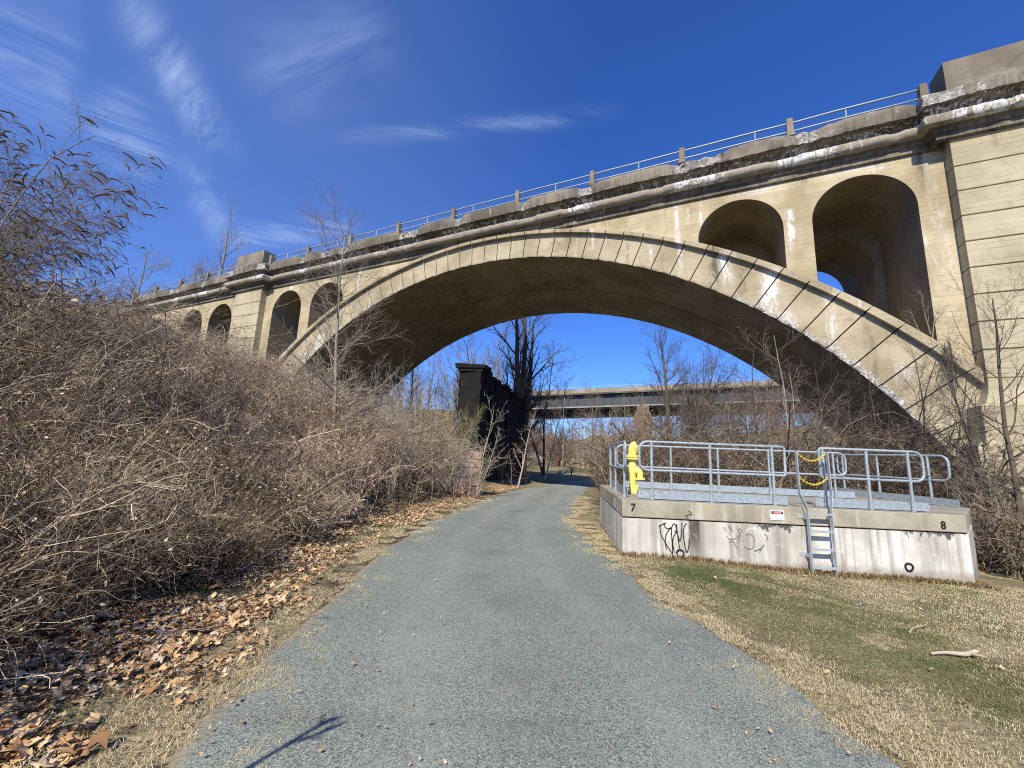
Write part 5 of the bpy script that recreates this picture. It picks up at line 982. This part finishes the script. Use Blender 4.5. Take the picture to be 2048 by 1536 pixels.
# right lawn: straw and green in patches, thinning with distance
n = 560000; yy = 1.0 + 11*g.random(n)**1.35; xx = pc(yy) + ph(yy) + g.uniform(-.25, 13, n)*np.minimum(1, .35 + .09*yy) ; k = ~((yy > 7.62 - .05*(xx - 2)) & (xx > 2.06) & (xx < 9.7)) & (xx < 1.35*yy + 2.2)
xx, yy = xx[k], yy[k]; ed0 = xx - pc(yy) - ph(yy); gr = fbm2(xx*.75, yy*.75, 4) + .07*np.exp(-((ed0 - 1.2)/.8)**2); g2 = fbm2(xx*2.6, yy*2.6, 9); g3 = fbm2(xx*.5 + 5, yy*.5, 14); ed_ = xx - pc(yy) - ph(yy); base_t = .78 - 1.15*np.clip(gr - .52, 0, .4)*2.2*(g2 > .38) + .35*(g3 - .5) + .2*(g2 - .5); base_t = np.where(ed_ < .3, .80, base_t)
bare = (g2 < .35) & (g.random(len(xx)) < .65); keep = ~bare; xx, yy, base_t = xx[keep], yy[keep], base_t[keep]
tint = np.clip(base_t + g.normal(0, .24, len(xx)), 0, 1); far_ = np.clip(np.hypot(xx, yy)/5, .7, 2.2)
blades('lawn_grass', xx, yy, g.uniform(.014, .046, len(xx))*np.where(tint < .4, 1.15, .9), .0030*far_, np.clip(g.normal(.92, .09, len(xx)), .3, .992), tint, 81, 'patchy winter lawn of straw and green grass right of the path', 0., .25)
# straw lying along both verges and in tufts on the path edge
n = 170000; y = .9 + 24*g.random(n)**1.6; s_ = np.where(g.random(n) < .56, -1, 1); o_ = np.where(s_ < 0, g.normal(-.05, .5, n), g.normal(.02, .28, n)); cl_ = fbm2(y*2.8 + s_*9, o_*3.6 + 4, 6); k = cl_ > .475 + .03*(s_ < 0) + .06*(o_ < -.1) + .07*(o_ < -.5)
y, s_, o_ = y[k], s_[k], o_[k]; x = pc(y) + s_*(ph(y) + o_)
blades('verge_straw', x, y, g.uniform(.02, .07, len(x)), .0032*np.clip(y/4, .8, 2.5), np.clip(g.normal(.985, .015, len(x)), .8, .9995), np.clip(g.normal(.86, .14, len(x)), 0, 1), 82, 'bleached straw lying along both verges of the path', .02, .55)
# green and dry grass under the leaves on the left
n = 90000; y = .8 + 20*g.random(n)**1.7; d = g.uniform(.2, 3.2, n); cl_ = fbm2(y*1.3, d*1.3, 11); k = cl_ > .45; y, d, cl_ = y[k], d[k], cl_[k]; x = pc(y) - ph(y) - d
blades('bank_grass', x, y, g.uniform(.02, .065, len(x)), .0032*np.clip(y/4, .8, 2.5), np.clip(g.normal(.90, .11, len(x)), .3, .992), np.clip(np.where(cl_ > .58, .25, .72) + g.normal(0, .17, len(x)), 0, 1), 83, 'thin grass showing between the leaves at the foot of the bank', 0., .3)
# reddish weeds at the foot of the platform wall
n = 5200; u = g.uniform(-.05, 6.05, n); v_ = -np.abs(g.normal(0, .13, n)) - .01; q = PFL[None] + pe[None]*u[:, None] + pd[None]*v_[:, None]; M_weed = None
cl_ = vnoise(u*2.3, 5); k = g.random(n) < .25 + .8*cl_; q = q[k]
M_grass2 = tintmat('weed_leaves', [(.10, .055, .035), (.17, .085, .05), (.14, .13, .045), (.24, .17, .08), (.32, .25, .14)])
o = blades('wall_weeds', q[:, 0], q[:, 1], g.uniform(.03, .10, len(q)), np.full(len(q), .014), np.clip(g.normal(.4, .25, len(q)), .05, .9), g.random(len(q)), 84, 'low reddish weeds growing along the foot of the platform wall'); o.data.materials[0] = M_grass2; o['category'] = 'weeds'
# tiny pale flowers in the lawn
n = 520; t_ = g.random(n); fx = 4.2 + 3.4*t_ + g.normal(0, .22, n); fy = 5.9 - 2.2*t_ + g.normal(0, .22, n); k = fbm2(fx*2.4, fy*2.4, 3) > .47; fx, fy = fx[k], fy[k]; m = len(fx); s_ = g.uniform(.005, .010, m)[:, None]; c_ = np.stack([fx, fy, gh(fx, fy) + g.uniform(.02, .045, m)], -1); a = unit(g.normal(size=(m, 3))*np.array([1, 1, .3]))*s_; b_ = unit(np.cross(a, np.array([0, 0, 1.]) + g.normal(0, .3, (m, 3))))*s_
bigmesh('lawn_flowers', np.stack([c_ - a, c_ - b_, c_ + a, c_ + b_], 1).reshape(-1, 3), np.arange(4*m).reshape(m, 4), mat=plain('lilac_petals', (.52, .50, .66), .7, 0, .2), smooth=False, label='tiny pale lilac flowers in a loose band across the lawn', cat='flowers', kind='stuff')
# weathered branch lying on the lawn
bx, by = 3.98, 3.87; br_ = empty('fallen_branch', (bx, by, gz(bx, by)), .02, label='bleached fallen branch lying on the dry lawn', cat='branch'); m_ = MB()
m_.tube(catmull([(-.24, 0, .035), (-.08, .02, .042), (.08, .0, .04), (.16, .01, .05), (.24, .02, .07)], 6), np.concatenate([np.linspace(.012, .024, 12), np.linspace(.026, .022, 13)]), 9); m_.build('stem', plain('bleached_wood', (.43, .36, .26), .8, 0, .2), br_, smooth=True)
m_ = MB(); m_.tube([(.14, .0, .045), (.20, -.05, .05), (.23, -.07, .045)], [.018, .015, .012], 8); m_.build('stub', plain('bleached_wood_end', (.33, .26, .18), .8, 0, .2), br_, smooth=True)
st = [(4.35, 4.55, .5), (-2.05, 2.9, 1.2), (-2.6, 3.4, .2)]; sn = ['thin straw coloured twig lying on the lawn beyond the fallen branch', 'thin pale stick lying across the leaves at the left', 'short grey stick half under the leaves near the bank']
for k, (x, y, a) in enumerate(st):
    o = MB().tube(catmull([(-.28, 0, .02), (-.1, .02, .03), (.1, -.01, .035), (.3, .03, .03)], 5), np.linspace(.009, .004, 16), 6).build('twig', M_pipe if 0 else plain('dry_twig', (.40, .33, .21), .8), None, smooth=True, label=sn[k], cat='stick'); o.location = (x, y, gz(x, y)); o.rotation_euler = (0, 0, a)

br_.scale = (.9, .8, .75)
